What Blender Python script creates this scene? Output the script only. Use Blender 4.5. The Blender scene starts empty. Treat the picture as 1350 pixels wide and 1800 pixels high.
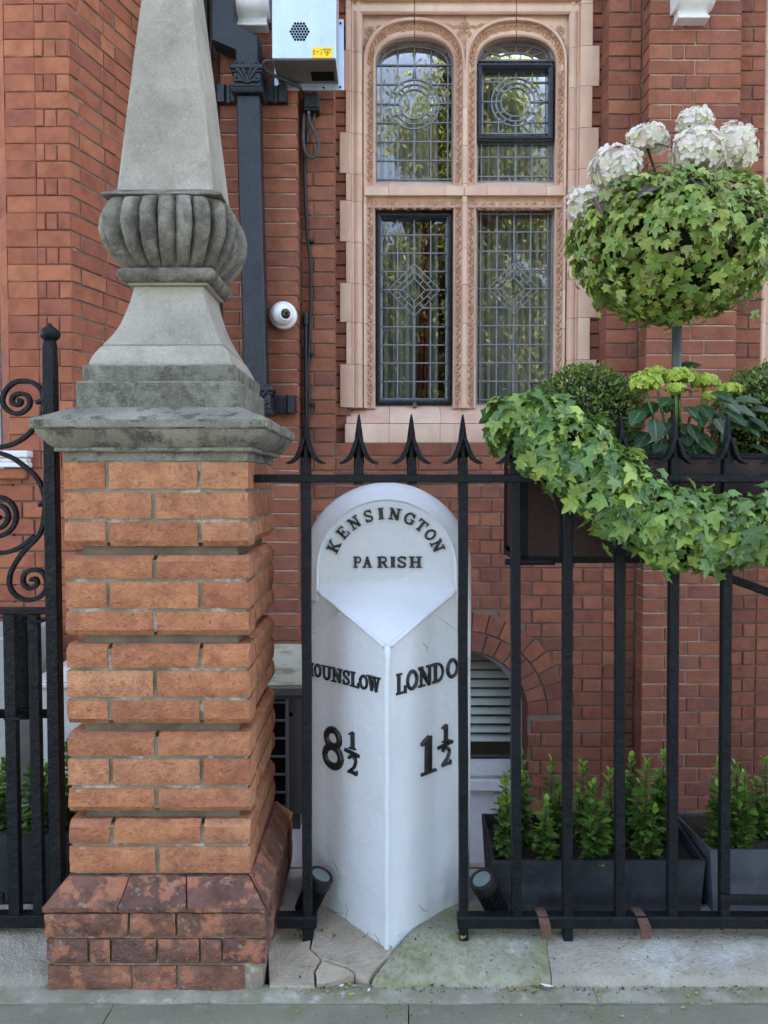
import bpy, bmesh, math, random
from mathutils import Vector, Matrix, noise
random.seed(7)
S = bpy.context.scene
COL = S.collection
R = math.radians
PI = math.pi

# ------------------------------------------------------------------ camera, sky, sun, exposure
CAMZ = 1.28
PITCH = math.atan(50/1352)
cam = bpy.data.objects.new('camera', bpy.data.cameras.new('camera'))
COL.objects.link(cam)
cam.location = (0, 0, CAMZ)
cam.rotation_euler = (PI/2-PITCH, 0, 0)
cam.data.sensor_fit = 'VERTICAL'
cam.data.sensor_height = 36
cam.data.lens = 1352/1800*36
cam.data.clip_start = .02
cam.data.clip_end = 500
S.camera = cam

SUN_EL, SUN_AZ = R(52), R(18)          # azimuth from +Y towards +X: the sun stands behind the house
W = bpy.data.worlds.new("World")
S.world = W
W.use_nodes = True
wn = W.node_tree
bg = wn.nodes['Background']
sky = wn.nodes.new('ShaderNodeTexSky')
sky.sky_type = 'NISHITA'
sky.sun_disc = False
sky.sun_elevation = SUN_EL
sky.sun_rotation = SUN_AZ
sky.air_density = .8
sky.dust_density = 1.6
sky.ozone_density = .6
hs = wn.nodes.new('ShaderNodeHueSaturation')
hs.inputs['Saturation'].default_value = .73
wn.links.new(sky.outputs[0], hs.inputs['Color'])
wn.links.new(hs.outputs[0], bg.inputs[0])
bg.inputs[1].default_value = .15
sl = bpy.data.lights.new('sun', 'SUN')
sl.energy = 4.2
sl.angle = R(.5)
sl.color = (1, .93, .82)
sun = bpy.data.objects.new('sun', sl)
COL.objects.link(sun)
sdir = Vector((math.sin(SUN_AZ)*math.cos(SUN_EL), math.cos(SUN_AZ)*math.cos(SUN_EL), math.sin(SUN_EL)))
sun.rotation_euler = sdir.to_track_quat('Z', 'Y').to_euler()
sun.location = (4, 12, 14)
vs = S.view_settings
vs.view_transform = 'Standard'
vs.look = 'None'
vs.gamma = 1
vs.use_curve_mapping = False
vs.exposure = 2.72

# ------------------------------------------------------------------ helpers
cp, sp_ = math.cos(PITCH), math.sin(PITCH)
def P(u, v, Y):
    """point at depth Y that the photograph (1350x1800) shows at (u, v)"""
    dx, dy = (u-675)/1352, (900-v)/1352
    t = Y/(cp+dy*sp_)
    return Vector((dx*t, Y, CAMZ+(-sp_+dy*cp)*t))
def PZ(u, v, z):
    dx, dy = (u-675)/1352, (900-v)/1352
    t = (z-CAMZ)/(-sp_+dy*cp)
    return Vector((dx*t, (cp+dy*sp_)*t, z))
def PP(u, v, o, n):
    dx, dy = (u-675)/1352, (900-v)/1352
    d = Vector((dx, cp+dy*sp_, -sp_+dy*cp))
    c = Vector((0, 0, CAMZ))
    return c+d*((o-c).dot(n)/d.dot(n))

WL = {}
def wl(o): return WL.get(o.name, Vector((0, 0, 0))) if o else Vector((0, 0, 0))
def reg(o, loc, parent):
    COL.objects.link(o)
    o.parent = parent
    WL[o.name] = Vector(loc)
    o.location = Vector(loc)-wl(parent)
    return o
def thing(name, label, cat, loc=(0, 0, 0), group=None):
    o = bpy.data.objects.new(name, None)
    o.empty_display_size = .05
    reg(o, loc, None)
    return tag(o, label, cat, group)
def tag(o, label=None, cat=None, group=None, kind=None):
    if label: o['label'] = label
    if cat: o['category'] = cat
    if group: o['group'] = group
    if kind: o['kind'] = kind
    return o
def stuff(o): o['kind'] = 'stuff'; return o

class MB:
    def __init__(s): s.v = []; s.f = []
    def add(s, vs, fs):
        o = len(s.v)
        s.v += [Vector(p) for p in vs]
        s.f += [tuple(i+o for i in f) for f in fs]
        return s
    def box(s, x0, x1, y0, y1, z0, z1, ch=0):
        if ch == 0:
            return s.add([(x, y, z) for z in (z0, z1) for y in (y0, y1) for x in (x0, x1)],
                  [(0, 2, 3, 1), (4, 5, 7, 6), (0, 1, 5, 4), (2, 6, 7, 3), (0, 4, 6, 2), (1, 3, 7, 5)])
        bm = bmesh.new()
        bmesh.ops.create_cube(bm, size=1)
        for v in bm.verts:
            v.co = Vector((x0 if v.co.x < 0 else x1, y0 if v.co.y < 0 else y1, z0 if v.co.z < 0 else z1))
        bmesh.ops.bevel(bm, geom=bm.edges[:], offset=ch, segments=1, profile=.5, affect='EDGES')
        s.bm(bm)
        return s
    def bm(s, bm):
        bm.verts.index_update()
        s.add([v.co.copy() for v in bm.verts], [tuple(v.index for v in f.verts) for f in bm.faces])
        bm.free()
    def loft(s, rings, closed=True, cap0=False, cap1=False):
        n = len(rings[0]); vs = [p for r in rings for p in r]; fs = []
        for i in range(len(rings)-1):
            for j in range(n if closed else n-1):
                k = (j+1) % n
                fs.append((i*n+j, i*n+k, (i+1)*n+k, (i+1)*n+j))
        if cap0: fs.append(tuple(range(n-1, -1, -1)))
        if cap1: fs.append(tuple((len(rings)-1)*n+j for j in range(n)))
        return s.add(vs, fs)
    def tube(s, pts, r, n=8, flat=None, cap=True):
        """round tube; flat=(axis, half_w, half_h): rectangular section, half_w along axis"""
        pts = [Vector(p) for p in pts]; m = len(pts); rings = []; nrm = None
        for i in range(m):
            t = (pts[min(i+1, m-1)]-pts[max(i-1, 0)]).normalized()
            if flat:
                a = Vector(flat[0]); b = t.cross(a).normalized()
                k = r[i] if isinstance(r, (list, tuple)) else 1
                hw, hh = flat[1]*(k if len(flat) > 3 else 1), flat[2]*k
                c = .25
                rings.append([pts[i]+a*x+b*y for x, y in ((-hw, -hh*(1-c)), (-hw*(1-c), -hh), (hw*(1-c), -hh), (hw, -hh*(1-c)), (hw, hh*(1-c)), (hw*(1-c), hh), (-hw*(1-c), hh), (-hw, hh*(1-c)))])
            else:
                if nrm is None:
                    nrm = t.orthogonal().normalized()
                nrm = (nrm-t*nrm.dot(t)).normalized()
                b = t.cross(nrm)
                rr = r[i] if isinstance(r, (list, tuple)) else r
                rings.append([pts[i]+(nrm*math.cos(2*PI*k/n)+b*math.sin(2*PI*k/n))*rr for k in range(n)])
        return s.loft(rings, True, cap, cap)
    def lathe(s, prof, c, axis=(0, 0, 1), n=20):
        """prof: list of (r, h) along axis from c"""
        ax = Vector(axis).normalized(); a = ax.orthogonal().normalized(); b = ax.cross(a); c = Vector(c)
        return s.loft([[c+ax*h+(a*math.cos(2*PI*k/n)+b*math.sin(2*PI*k/n))*max(r, 1e-5) for k in range(n)] for r, h in prof], True, True, True)
    def prism(s, poly, y0, y1):
        n = len(poly)
        return s.add([(x, y0, z) for x, z in poly]+[(x, y1, z) for x, z in poly],
              [tuple(range(n)), tuple(range(2*n-1, n-1, -1))]+[(i, i+n, (i+1) % n+n, (i+1) % n) for i in range(n)])
    def extr(s, prof, x0, x1, cap=True):
        """profile of (y, z) extruded along x"""
        n = len(prof)
        return s.loft([[(x0, y, z) for y, z in prof], [(x1, y, z) for y, z in prof]], True, cap, cap)
    def mesh(s, name, mat, off=Vector((0, 0, 0)), smooth=False, fix=True, uv=None):
        me = bpy.data.meshes.new(name)
        me.from_pydata([tuple(v-off) for v in s.v], [], s.f)
        if fix:
            bm = bmesh.new(); bm.from_mesh(me)
            bmesh.ops.recalc_face_normals(bm, faces=bm.faces)
            bm.to_mesh(me); bm.free()
        if smooth:
            me.polygons.foreach_set('use_smooth', [True]*len(me.polygons))
            if smooth != 'all':
                try: me.set_sharp_from_angle(angle=R(smooth if smooth is not True else 40))
                except Exception: pass
        if mat: me.materials.append(mat)
        return me
    def build(s, name, mat, parent=None, smooth=False, loc=None, fix=True):
        if loc is None: loc = wl(parent) if parent else Vector((0, 0, 0))
        if loc == 'c':
            loc = Vector((0, 0, 0))
            for v in s.v: loc += v
            loc /= len(s.v)
        loc = Vector(loc)
        o = bpy.data.objects.new(name, s.mesh(name, mat, loc, smooth, fix))
        return reg(o, loc, parent)
def inst(name, me, parent, loc, rot=None, scale=1):
    o = bpy.data.objects.new(name, me)
    reg(o, loc, parent)
    if rot is not None: o.rotation_euler = rot.to_euler() if isinstance(rot, Matrix) else rot
    o.scale = (scale,)*3 if isinstance(scale, (int, float)) else scale
    return o

# ------------------------------------------------------------------ materials
def mk(name, cols, nscale=6, nvar=.3, patches=(), rough=.85, bump=((90, .25),), spec=.3, metal=0, transl=0, stretch=(1, 1, 1), vein=False, rvar=.1, coat=0):
    m = bpy.data.materials.new(name); m.use_nodes = True
    nt = m.node_tree; N = nt.nodes; L = nt.links.new
    b = N['Principled BSDF']
    b.inputs['Roughness'].default_value = rough
    b.inputs['Specular IOR Level'].default_value = spec
    b.inputs['Metallic'].default_value = metal
    b.inputs['Coat Weight'].default_value = coat
    oi = N.new('ShaderNodeObjectInfo'); ge = N.new('ShaderNodeNewGeometry'); tc = N.new('ShaderNodeTexCoord')
    ad = N.new('ShaderNodeMath'); ad.operation = 'ADD'
    L(oi.outputs['Random'], ad.inputs[0]); L(ge.outputs['Random Per Island'], ad.inputs[1])
    fr = N.new('ShaderNodeMath'); fr.operation = 'FRACT'; L(ad.outputs[0], fr.inputs[0])
    mp = N.new('ShaderNodeMapping'); mp.inputs['Scale'].default_value = stretch
    sc = N.new('ShaderNodeVectorMath'); sc.operation = 'SCALE'; sc.inputs[0].default_value = (31, 17, 23)
    L(ad.outputs[0], sc.inputs['Scale'])
    va = N.new('ShaderNodeVectorMath'); va.operation = 'ADD'
    L(tc.outputs['Object'], va.inputs[0]); L(sc.outputs[0], va.inputs[1]); L(va.outputs[0], mp.inputs[0])
    def nz(scale, detail=5, ro=.6):
        n = N.new('ShaderNodeTexNoise'); n.inputs['Scale'].default_value = scale
        n.inputs['Detail'].default_value = detail; n.inputs['Roughness'].default_value = ro
        L(mp.outputs[0], n.inputs['Vector']); return n
    rp = N.new('ShaderNodeValToRGB')
    el = rp.color_ramp.elements
    while len(el) < len(cols): el.new(.5)
    if len(cols) == 1: el.remove(el[1])
    for i, c in enumerate(cols):
        el[i].position = i/max(1, len(cols)-1); el[i].color = (*c, 1)
    L(fr.outputs[0], rp.inputs[0])
    cur = rp.outputs[0]
    def mix(fac, a, bcol, mode='MIX'):
        x = N.new('ShaderNodeMix'); x.data_type = 'RGBA'; x.blend_type = mode
        if isinstance(fac, float): x.inputs[0].default_value = fac
        else: L(fac, x.inputs[0])
        L(a, x.inputs[6])
        if isinstance(bcol, tuple): x.inputs[7].default_value = (*bcol, 1)
        else: L(bcol, x.inputs[7])
        return x.outputs[2]
    def rng(val, a, c, lo, hi):
        r = N.new('ShaderNodeMapRange'); r.inputs[1].default_value = a; r.inputs[2].default_value = c
        r.inputs[3].default_value = lo; r.inputs[4].default_value = hi
        L(val, r.inputs[0]); return r.outputs[0]
    if nvar:
        n1 = nz(nscale)
        f = rng(n1.outputs['Fac'], .3, .7, 1-nvar, 1+nvar)
        cur = mix(1.0, cur, f, 'MULTIPLY')
    for (c, scl, lo, hi, amt) in patches:
        n2 = nz(scl, 6, .65)
        cur = mix(rng(n2.outputs['Fac'], lo, hi, 0, amt), cur, c)
    if vein:
        uv = N.new('ShaderNodeUVMap'); sx = N.new('ShaderNodeSeparateXYZ'); L(uv.outputs[0], sx.inputs[0])
        cur = mix(rng(sx.outputs['Y'], .0, .14, .45, 0), cur, (.30, .42, .16))
    L(cur, b.inputs['Base Color'])
    if rvar:
        n3 = nz(nscale*2.3)
        L(rng(n3.outputs['Fac'], .3, .7, max(0, rough-rvar), min(1, rough+rvar)), b.inputs['Roughness'])
    last = None
    for (scl, st) in bump:
        n4 = nz(scl, 4, .7)
        bp = N.new('ShaderNodeBump'); bp.inputs['Strength'].default_value = st; bp.inputs['Distance'].default_value = .6/scl
        L(n4.outputs['Fac'], bp.inputs['Height'])
        if last: L(last, bp.inputs['Normal'])
        last = bp.outputs[0]
    if last: L(last, b.inputs['Normal'])
    if transl:
        tr = N.new('ShaderNodeBsdfTranslucent'); L(cur, tr.inputs[0])
        mx = N.new('ShaderNodeMixShader'); mx.inputs[0].default_value = transl
        L(b.outputs[0], mx.inputs[1]); L(tr.outputs[0], mx.inputs[2])
        L(mx.outputs[0], N['Material Output'].inputs[0])
    return m

M = {}
M['wall_brick'] = mk('wall_brick', [(.265, .095, .052), (.215, .076, .043), (.29, .112, .062), (.175, .066, .046), (.24, .085, .047)], 14, .28,
    [((.10, .048, .04), 7, .52, .70, .6), ((.5, .40, .33), 45, .64, .78, .4), ((.07, .04, .035), 28, .62, .74, .5)], .88, ((150, .35), (30, .3)))
M['pilaster_brick'] = mk('pilaster_brick', [(.26, .094, .053), (.215, .076, .045), (.285, .108, .06), (.19, .07, .049)], 12, .25,
    [((.12, .055, .045), 6, .54, .70, .55), ((.6, .5, .42), 40, .64, .76, .45), ((.07, .04, .035), 28, .62, .74, .5)], .88, ((150, .35), (30, .3)))
M['bay_brick'] = mk('bay_brick', [(.35, .122, .062), (.29, .096, .055), (.38, .142, .072), (.31, .104, .054), (.25, .088, .058)], 10, .28,
    [((.15, .06, .04), 10, .58, .74, .5), ((.55, .38, .28), 36, .66, .8, .35)], .88, ((150, .3), (25, .25)))
M['pier_brick'] = mk('pier_brick', [(.54, .235, .115), (.46, .185, .09), (.57, .27, .14), (.40, .155, .08), (.50, .21, .10), (.55, .235, .11)], 20, .24,
    [((.20, .085, .05), 70, .56, .68, .7), ((.66, .40, .27), 110, .58, .72, .55), ((.30, .11, .065), 16, .52, .66, .6), ((.27, .25, .14), 9, .60, .75, .4), ((.09, .06, .045), 190, .66, .72, .8), ((.58, .52, .45), 26, .66, .76, .5), ((.20, .12, .08), 5, .58, .72, .45)], .93, ((260, .9), (70, 1.0), (24, .5)))
M['base_brick'] = mk('base_brick', [(.15, .075, .058), (.21, .095, .062), (.12, .064, .053)], 20, .35,
    [((.40, .165, .09), 17, .51, .57, .8), ((.33, .29, .25), 30, .60, .68, .6), ((.05, .035, .032), 11, .58, .68, .7), ((.42, .38, .34), 70, .66, .74, .5)], .8, ((180, .5), (24, .8)))
M['pier_mortar'] = mk('pier_mortar', [(.24, .21, .15)], 12, .3, [((.52, .49, .44), 14, .52, .62, .75), ((.14, .13, .075), 8, .52, .66, .7), ((.22, .10, .10), 20, .58, .7, .5)], .95, ((200, .8),))
M['shaded_groove_mortar'] = mk('shaded_groove_mortar', [(.17, .145, .105)], 12, .3, [((.10, .095, .06), 8, .5, .66, .6), ((.34, .31, .26), 22, .58, .7, .4)], .95, ((200, .8),))  # darker copy of the pier mortar: shadow of the grooves put into its colour
M['mortar'] = mk('mortar', [(.20, .145, .11)], 6, .35, [((.07, .05, .045), 3, .48, .62, .7), ((.5, .43, .34), 5, .58, .70, .6)], .95, ((150, .6),))
M['mortar_pale'] = mk('mortar_pale', [(.40, .32, .25)], 6, .3, [((.12, .085, .065), 4, .50, .62, .75), ((.62, .54, .45), 9, .56, .70, .6)], .95, ((150, .6),))
M['stone'] = mk('stone', [(.365, .34, .28)], 5, .22, [((.16, .145, .115), 230, .53, .66, .5), ((.20, .185, .15), 6, .50, .70, .6), ((.60, .56, .46), 120, .58, .70, .5), ((.17, .155, .12), 26, .58, .74, .45)], .93, ((240, .9), (70, .4)))
M['stone_dark'] = mk('stone_dark', [(.22, .205, .165)], 9, .4, [((.055, .054, .048), 13, .44, .62, .7), ((.44, .415, .35), 20, .54, .72, .7), ((.50, .48, .42), 260, .58, .67, .45), ((.03, .03, .03), 120, .60, .70, .6)], .93, ((220, 1.0), (50, .7)))
M['stone_green'] = mk('stone_green', [(.20, .195, .15)], 8, .35, [((.055, .057, .048), 30, .46, .64, .7), ((.55, .55, .49), 260, .58, .65, .45), ((.36, .35, .29), 14, .54, .68, .6), ((.5, .5, .45), 60, .66, .74, .6)], .93, ((240, .9), (60, .5)))
M['stone_cap'] = mk('stone_cap', [(.27, .26, .21)], 8, .35, [((.05, .05, .043), 16, .48, .61, .85), ((.60, .59, .52), 230, .57, .65, .45), ((.20, .20, .11), 7, .5, .7, .5), ((.55, .54, .48), 50, .64, .73, .6)], .93, ((240, .9), (60, .5)))
M['terracotta'] = mk('terracotta', [(.58, .375, .27), (.64, .465, .335), (.56, .345, .265), (.61, .41, .295)], 7, .14, [((.70, .58, .42), 9, .5, .7, .5), ((.40, .22, .17), 16, .60, .75, .35), ((.30, .18, .13), 60, .68, .8, .4)], .62, ((120, .12),), .35, stretch=(1, 1, .35))
M['carving'] = mk('carving', [(.52, .32, .21), (.58, .38, .26)], 20, .2, [((.32, .16, .10), 40, .55, .75, .5)], .7, ((160, .3),))
M['white_paint'] = mk('white_paint', [(.63, .66, .69)], 4, .05, [((.50, .51, .52), 7, .56, .75, .35), ((.40, .37, .33), 45, .69, .76, .5), ((.70, .69, .66), 14, .55, .7, .4)], .38, ((30, .05), (6, .10)), .35)
M['white_trim'] = mk('white_trim', [(.74, .74, .73)], 9, .1, [((.45, .42, .38), 26, .62, .75, .5)], .5, ((60, .25),), .4)
M['letter_black'] = mk('letter_black', [(.012, .012, .014)], 30, .2, (), .28, ((120, .3),), .5)
M['iron'] = mk('iron', [(.007, .0085, .011)], 14, .3, [((.025, .027, .03), 45, .60, .74, .5), ((.16, .15, .14), 130, .68, .73, .7), ((.11, .05, .03), 22, .68, .75, .6)], .45, ((45, .5), (200, .25)), .2)
M['pipe_black'] = mk('pipe_black', [(.016, .021, .029)], 8, .25, [((.045, .05, .06), 30, .6, .75, .4)], .38, ((40, .4),), .4)
M['plastic_black'] = mk('plastic_black', [(.010, .011, .013)], 9, .2, [((.06, .065, .07), 24, .60, .75, .35)], .5, ((80, .12),), .4)
M['trough'] = mk('trough', [(.020, .023, .030)], 7, .35, [((.07, .08, .095), 9, .52, .70, .45), ((.12, .12, .12), 70, .66, .76, .4)], .55, ((60, .15),), .35)
M['trough_grey'] = mk('trough_grey', [(.075, .08, .098)], 7, .25, [((.16, .16, .17), 12, .55, .7, .45)], .55, ((60, .15),), .35)
M['box_wood'] = mk('box_wood', [(.030, .012, .011)], 9, .3, [((.06, .025, .02), 14, .5, .7, .5)], .45, ((40, .1),), .4)
M['steel'] = mk('steel', [(.52, .61, .70)], 5, .08, [((.36, .43, .50), 30, .56, .72, .4), ((.75, .78, .8), 14, .6, .75, .4)], .42, ((12, .05),), .5, .75, stretch=(1, 1, .35))
M['steel_dark'] = mk('steel_dark', [(.20, .21, .2)], 5, .2, [((.1, .1, .09), 12, .5, .7, .4)], .5, ((20, .1),), .4, .3)
M['yellow'] = mk('yellow', [(.85, .58, .03)], 9, .06, (), .5, (), .3)
M['rust'] = mk('rust', [(.13, .068, .046)], 30, .25, [((.07, .04, .032), 40, .5, .65, .5)], .75, ((120, .4),))
M['lead'] = mk('lead', [(.20, .215, .235)], 30, .15, (), .45, (), .5, .3)
M['casement'] = mk('casement', [(.012, .016, .024)], 14, .25, [((.08, .09, .1), 60, .64, .76, .4)], .3, ((50, .2),), .5)
M['ac_paint'] = mk('ac_paint', [(.50, .50, .47)], 6, .15, [((.30, .30, .25), 12, .55, .7, .5)], .55, ((50, .1),))
M['ac_dark'] = mk('ac_dark', [(.13, .13, .125)], 6, .15, [((.08, .08, .07), 12, .55, .7, .5)], .55, ((50, .1),))
M['moss_slab'] = mk('moss_slab', [(.36, .36, .27)], 4, .25, [((.14, .15, .07), 9, .5, .64, .8), ((.55, .55, .5), 30, .6, .7, .5)], .95, ((100, .5),))
M['void'] = mk('void', [(.006, .006, .006)], 5, 0, (), .9, (), .1, rvar=0)
M['kerb_stone'] = mk('kerb_stone', [(.33, .31, .25), (.35, .315, .25)], 5, .22, [((.50, .50, .47), 7, .53, .66, .65), ((.18, .17, .13), 14, .56, .7, .5), ((.10, .095, .08), 120, .64, .74, .6)], .95, ((160, .5), (20, .5)))
M['kerb_tan'] = mk('kerb_tan', [(.37, .315, .24)], 6, .2, [((.30, .28, .22), 8, .52, .68, .6), ((.14, .12, .09), 90, .66, .75, .6)], .95, ((160, .4), (20, .4)))
M['kerb_moss'] = mk('kerb_moss', [(.32, .315, .235)], 5, .2, [((.165, .18, .065), 8, .46, .62, .7), ((.15, .155, .06), 70, .52, .64, .6), ((.52, .52, .47), 9, .58, .68, .6)], .97, ((140, .7), (20, .4)))
M['paving'] = mk('paving', [(.205, .20, .145), (.23, .215, .16)], 3, .2, [((.155, .165, .085), 6, .48, .64, .75), ((.34, .34, .30), 16, .58, .7, .45), ((.06, .06, .055), 70, .68, .74, .7)], .93, ((200, .4), (25, .3)))
M['fillet'] = mk('fillet', [(.31, .30, .235)], 6, .25, [((.20, .20, .12), 8, .46, .60, .85), ((.56, .55, .5), 24, .58, .7, .6)], .96, ((160, .6),))
M['soil'] = mk('soil', [(.030, .022, .015)], 30, .5, [((.10, .08, .06), 120, .62, .72, .6)], .97, ((160, .9),))
M['asphalt'] = mk('asphalt', [(.11, .105, .10)], 3, .2, (), .95, ())
M['concrete'] = mk('concrete', [(.33, .32, .30)], 4, .2, [((.2, .19, .17), 9, .55, .7, .4)], .9, ((80, .3),))
M['grass'] = mk('grass', [(.06, .11, .03)], 3, .3, (), .95, ())
M['room'] = mk('room', [(.085, .055, .03)], 3, .2, (), .9, (), .1)
M['wood'] = mk('wood', [(.30, .12, .03)], 4, .2, (), .5, ())
M['curtain'] = mk('curtain', [(.38, .36, .31)], 3, .1, (), .9, (), .1)
M['curtain_red'] = mk('curtain_red', [(.16, .035, .028)], 3, .1, (), .9, (), .1)
M['louvre'] = mk('louvre', [(.46, .50, .44)], 5, .1, (), .5, ())
M['cam_white'] = mk('cam_white', [(.78, .78, .78)], 5, .03, (), .3, (), .5)
M['black_glass'] = mk('black_glass', [(.02, .012, .01)], 5, 0, (), .08, (), .5, rvar=0)
M['lens_glass'] = mk('lens_glass', [(.16, .20, .20)], 5, 0, (), .06, (), .6, rvar=0)
M['ivy'] = mk('ivy', [(.13, .25, .045), (.055, .13, .035), (.30, .44, .07), (.08, .18, .055), (.20, .33, .06), (.085, .16, .065), (.42, .54, .10), (.06, .135, .05)], 40, .18, (), .38, ((130, .2),), .45, transl=.22, vein=True)
M['ivy_topiary'] = mk('ivy_topiary', [(.20, .32, .055), (.13, .23, .045), (.32, .45, .08), (.20, .31, .06), (.40, .48, .10), (.28, .28, .09), (.15, .26, .06)], 40, .18, (), .42, ((130, .2),), .4, transl=.22, vein=True)
M['box_leaf'] = mk('box_leaf', [(.09, .19, .035), (.06, .14, .03), (.16, .29, .05), (.10, .21, .035)], 40, .15, (), .36, (), .45, transl=.18)
M['box_tip'] = mk('box_tip', [(.25, .42, .05), (.18, .33, .045)], 40, .15, (), .36, (), .45, transl=.25)
M['ball_leaf'] = mk('ball_leaf', [(.11, .19, .035), (.06, .12, .03), (.20, .29, .06), (.14, .22, .045), (.30, .37, .09)], 40, .15, (), .4, (), .4, transl=.18)
M['hyd_leaf'] = mk('hyd_leaf', [(.025, .065, .025), (.03, .08, .032)], 20, .25, (), .3, ((60, .3),), .5, transl=.12, vein=True)
M['dry_leaf'] = mk('dry_leaf', [(.10, .055, .055), (.06, .04, .045)], 20, .25, (), .6, ((60, .3),), .3, vein=True)
M['twig'] = mk('twig', [(.06, .04, .025)], 20, .3, (), .9, ((60, .4),))
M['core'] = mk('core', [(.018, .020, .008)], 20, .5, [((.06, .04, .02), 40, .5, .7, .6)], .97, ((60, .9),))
M['stem_metal'] = mk('stem_metal', [(.05, .06, .055)], 14, .3, (), .5, ((40, .2),), .4)
M['petal_white'] = mk('petal_white', [(.82, .79, .72), (.84, .76, .72), (.72, .75, .52), (.84, .82, .76), (.82, .68, .64), (.66, .70, .40), (.83, .80, .74), (.84, .80, .74)], 60, .06, [((.70, .42, .20), 26, .62, .72, .55)], .6, (), .2, transl=.3)
M['petal_lime'] = mk('petal_lime', [(.42, .55, .08), (.52, .62, .14), (.34, .48, .06)], 60, .1, (), .6, (), .2, transl=.25)
M['bark'] = mk('bark', [(.10, .08, .055)], 9, .3, (), .95, ((30, .6),))
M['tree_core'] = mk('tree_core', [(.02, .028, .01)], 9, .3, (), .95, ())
M['tree_leaf'] = mk('tree_leaf', [(.16, .21, .035), (.08, .12, .025), (.36, .36, .07), (.50, .46, .12)], 9, .2, (), .4, (), .5, transl=.4)
M['upper_brick'] = mk('upper_brick', [(.24, .07, .045)], 3, .2, [((.16, .06, .045), 8, .5, .7, .5)], .9, ((20, .5),))
M['paper'] = mk('paper', [(.75, .75, .72)], 9, .1, (), .8, ())
M['yellow_leaf'] = mk('yellow_leaf', [(.45, .28, .06), (.36, .32, .1)], 9, .2, (), .7, ())

# window glass: clear pane with the reflection of a real pane
gm = bpy.data.materials.new('glass'); gm.use_nodes = True
gn = gm.node_tree; gn.nodes.remove(gn.nodes['Principled BSDF'])
gt = gn.nodes.new('ShaderNodeBsdfTransparent'); gt.inputs[0].default_value = (.80, .84, .82, 1)
gg = gn.nodes.new('ShaderNodeBsdfGlossy'); gg.inputs['Roughness'].default_value = 0
gf = gn.nodes.new('ShaderNodeFresnel'); gf.inputs[0].default_value = 2.05
gx = gn.nodes.new('ShaderNodeMixShader')
gn.links.new(gf.outputs[0], gx.inputs[0]); gn.links.new(gt.outputs[0], gx.inputs[1]); gn.links.new(gg.outputs[0], gx.inputs[2])
gn.links.new(gx.outputs[0], gn.nodes['Material Output'].inputs[0])
M['glass'] = gm

# ------------------------------------------------------------------ ground
def sheet(name, x0, x1, y0, y1, z, m):
    return tag(MB().box(x0, x1, y0, y1, z-.3, z).build(name, M[m]), kind='structure')
GZ = -.024
sheet('road', -60, 60, -9, -2.6, -.14, 'asphalt')
sheet('kerb', -60, 60, -2.6, -2.45, GZ-.002, 'concrete')
sheet('far_pavement', -60, 60, -60, -9, GZ-.01, 'concrete')
pav = sheet('pavement', -60, 60, -2.45, 1.30, GZ-.004, 'paving')
sheet('soil_bed', -60, 60, 1.30, 2.5, GZ-.035, 'soil')
yard = MB()
yard.box(-60, -.42, 2.5, 5.2, -.3, .012)
yard.box(-.42, 60, 2.5, 2.53, -1.5, .012)
yard.box(-.42, 60, 2.53, 5.2, -1.6, -1.2)
yard.box(-.47, -.421, 2.531, 5.2, -1.6, .01)
yard.box(-60, 60, 2.02, 2.5, -.3, .006)
tag(yard.build('yard_floor', M['concrete']), kind='structure')

def rough(p, a=.002, s=14): return p+Vector((0, 0, noise.noise(Vector(p)*s)*a))
def slab(x0, x1, y0, y1, z, par, name, m, seed=0, skew=0, n=10, th=.03):
    bm = MB(); nx = max(2, int((x1-x0)/.05)); ny = max(2, int((y1-y0)/.04)); rings = []
    for j in range(ny+1):
        y = y0+(y1-y0)*j/ny; row = []
        for i in range(nx+1):
            x = x0+(x1-x0)*i/nx+skew*(y-y0)
            e = min(i, nx-i, j, ny-j) == 0
            q = Vector((x+noise.noise((x*9, y*9, seed))*.003*e, y+noise.noise((x*9, y*9, seed+5))*.003*e, z-(.003 if e else 0)))
            row.append(rough(q, .0022, 16))
        rings.append(row)
    bm.loft(rings, False)
    # sides
    edge = [rings[0][i] for i in range(nx+1)]+[rings[j][nx] for j in range(1, ny+1)]+[rings[ny][i] for i in range(nx-1, -1, -1)]+[rings[j][0] for j in range(ny-1, 0, -1)]
    bm.loft([edge, [e-Vector((0, 0, th)) for e in edge]])
    return bm.build(name, M[m], par, smooth=50, loc='c')
YF = PZ(700, 1728, GZ+.012).y; YSL = PZ(700, 1763, GZ).y
xs = [-2.1, -1.42, -.70, .04, .78, 1.5, 2.2]
for i in range(len(xs)-1):
    slab(xs[i]+.0007, xs[i+1]-.0007, 1.306, YSL-.0025, GZ, pav, 'paving_slab', 'paving', i, .04)
for i in range(5):
    x0 = -2.4+i*.98
    slab(x0+.0004, x0+.9796, YSL, YF+.012, GZ+.003+.001*(i % 2), pav, 'mortar_fillet', 'fillet', i+20)

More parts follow.
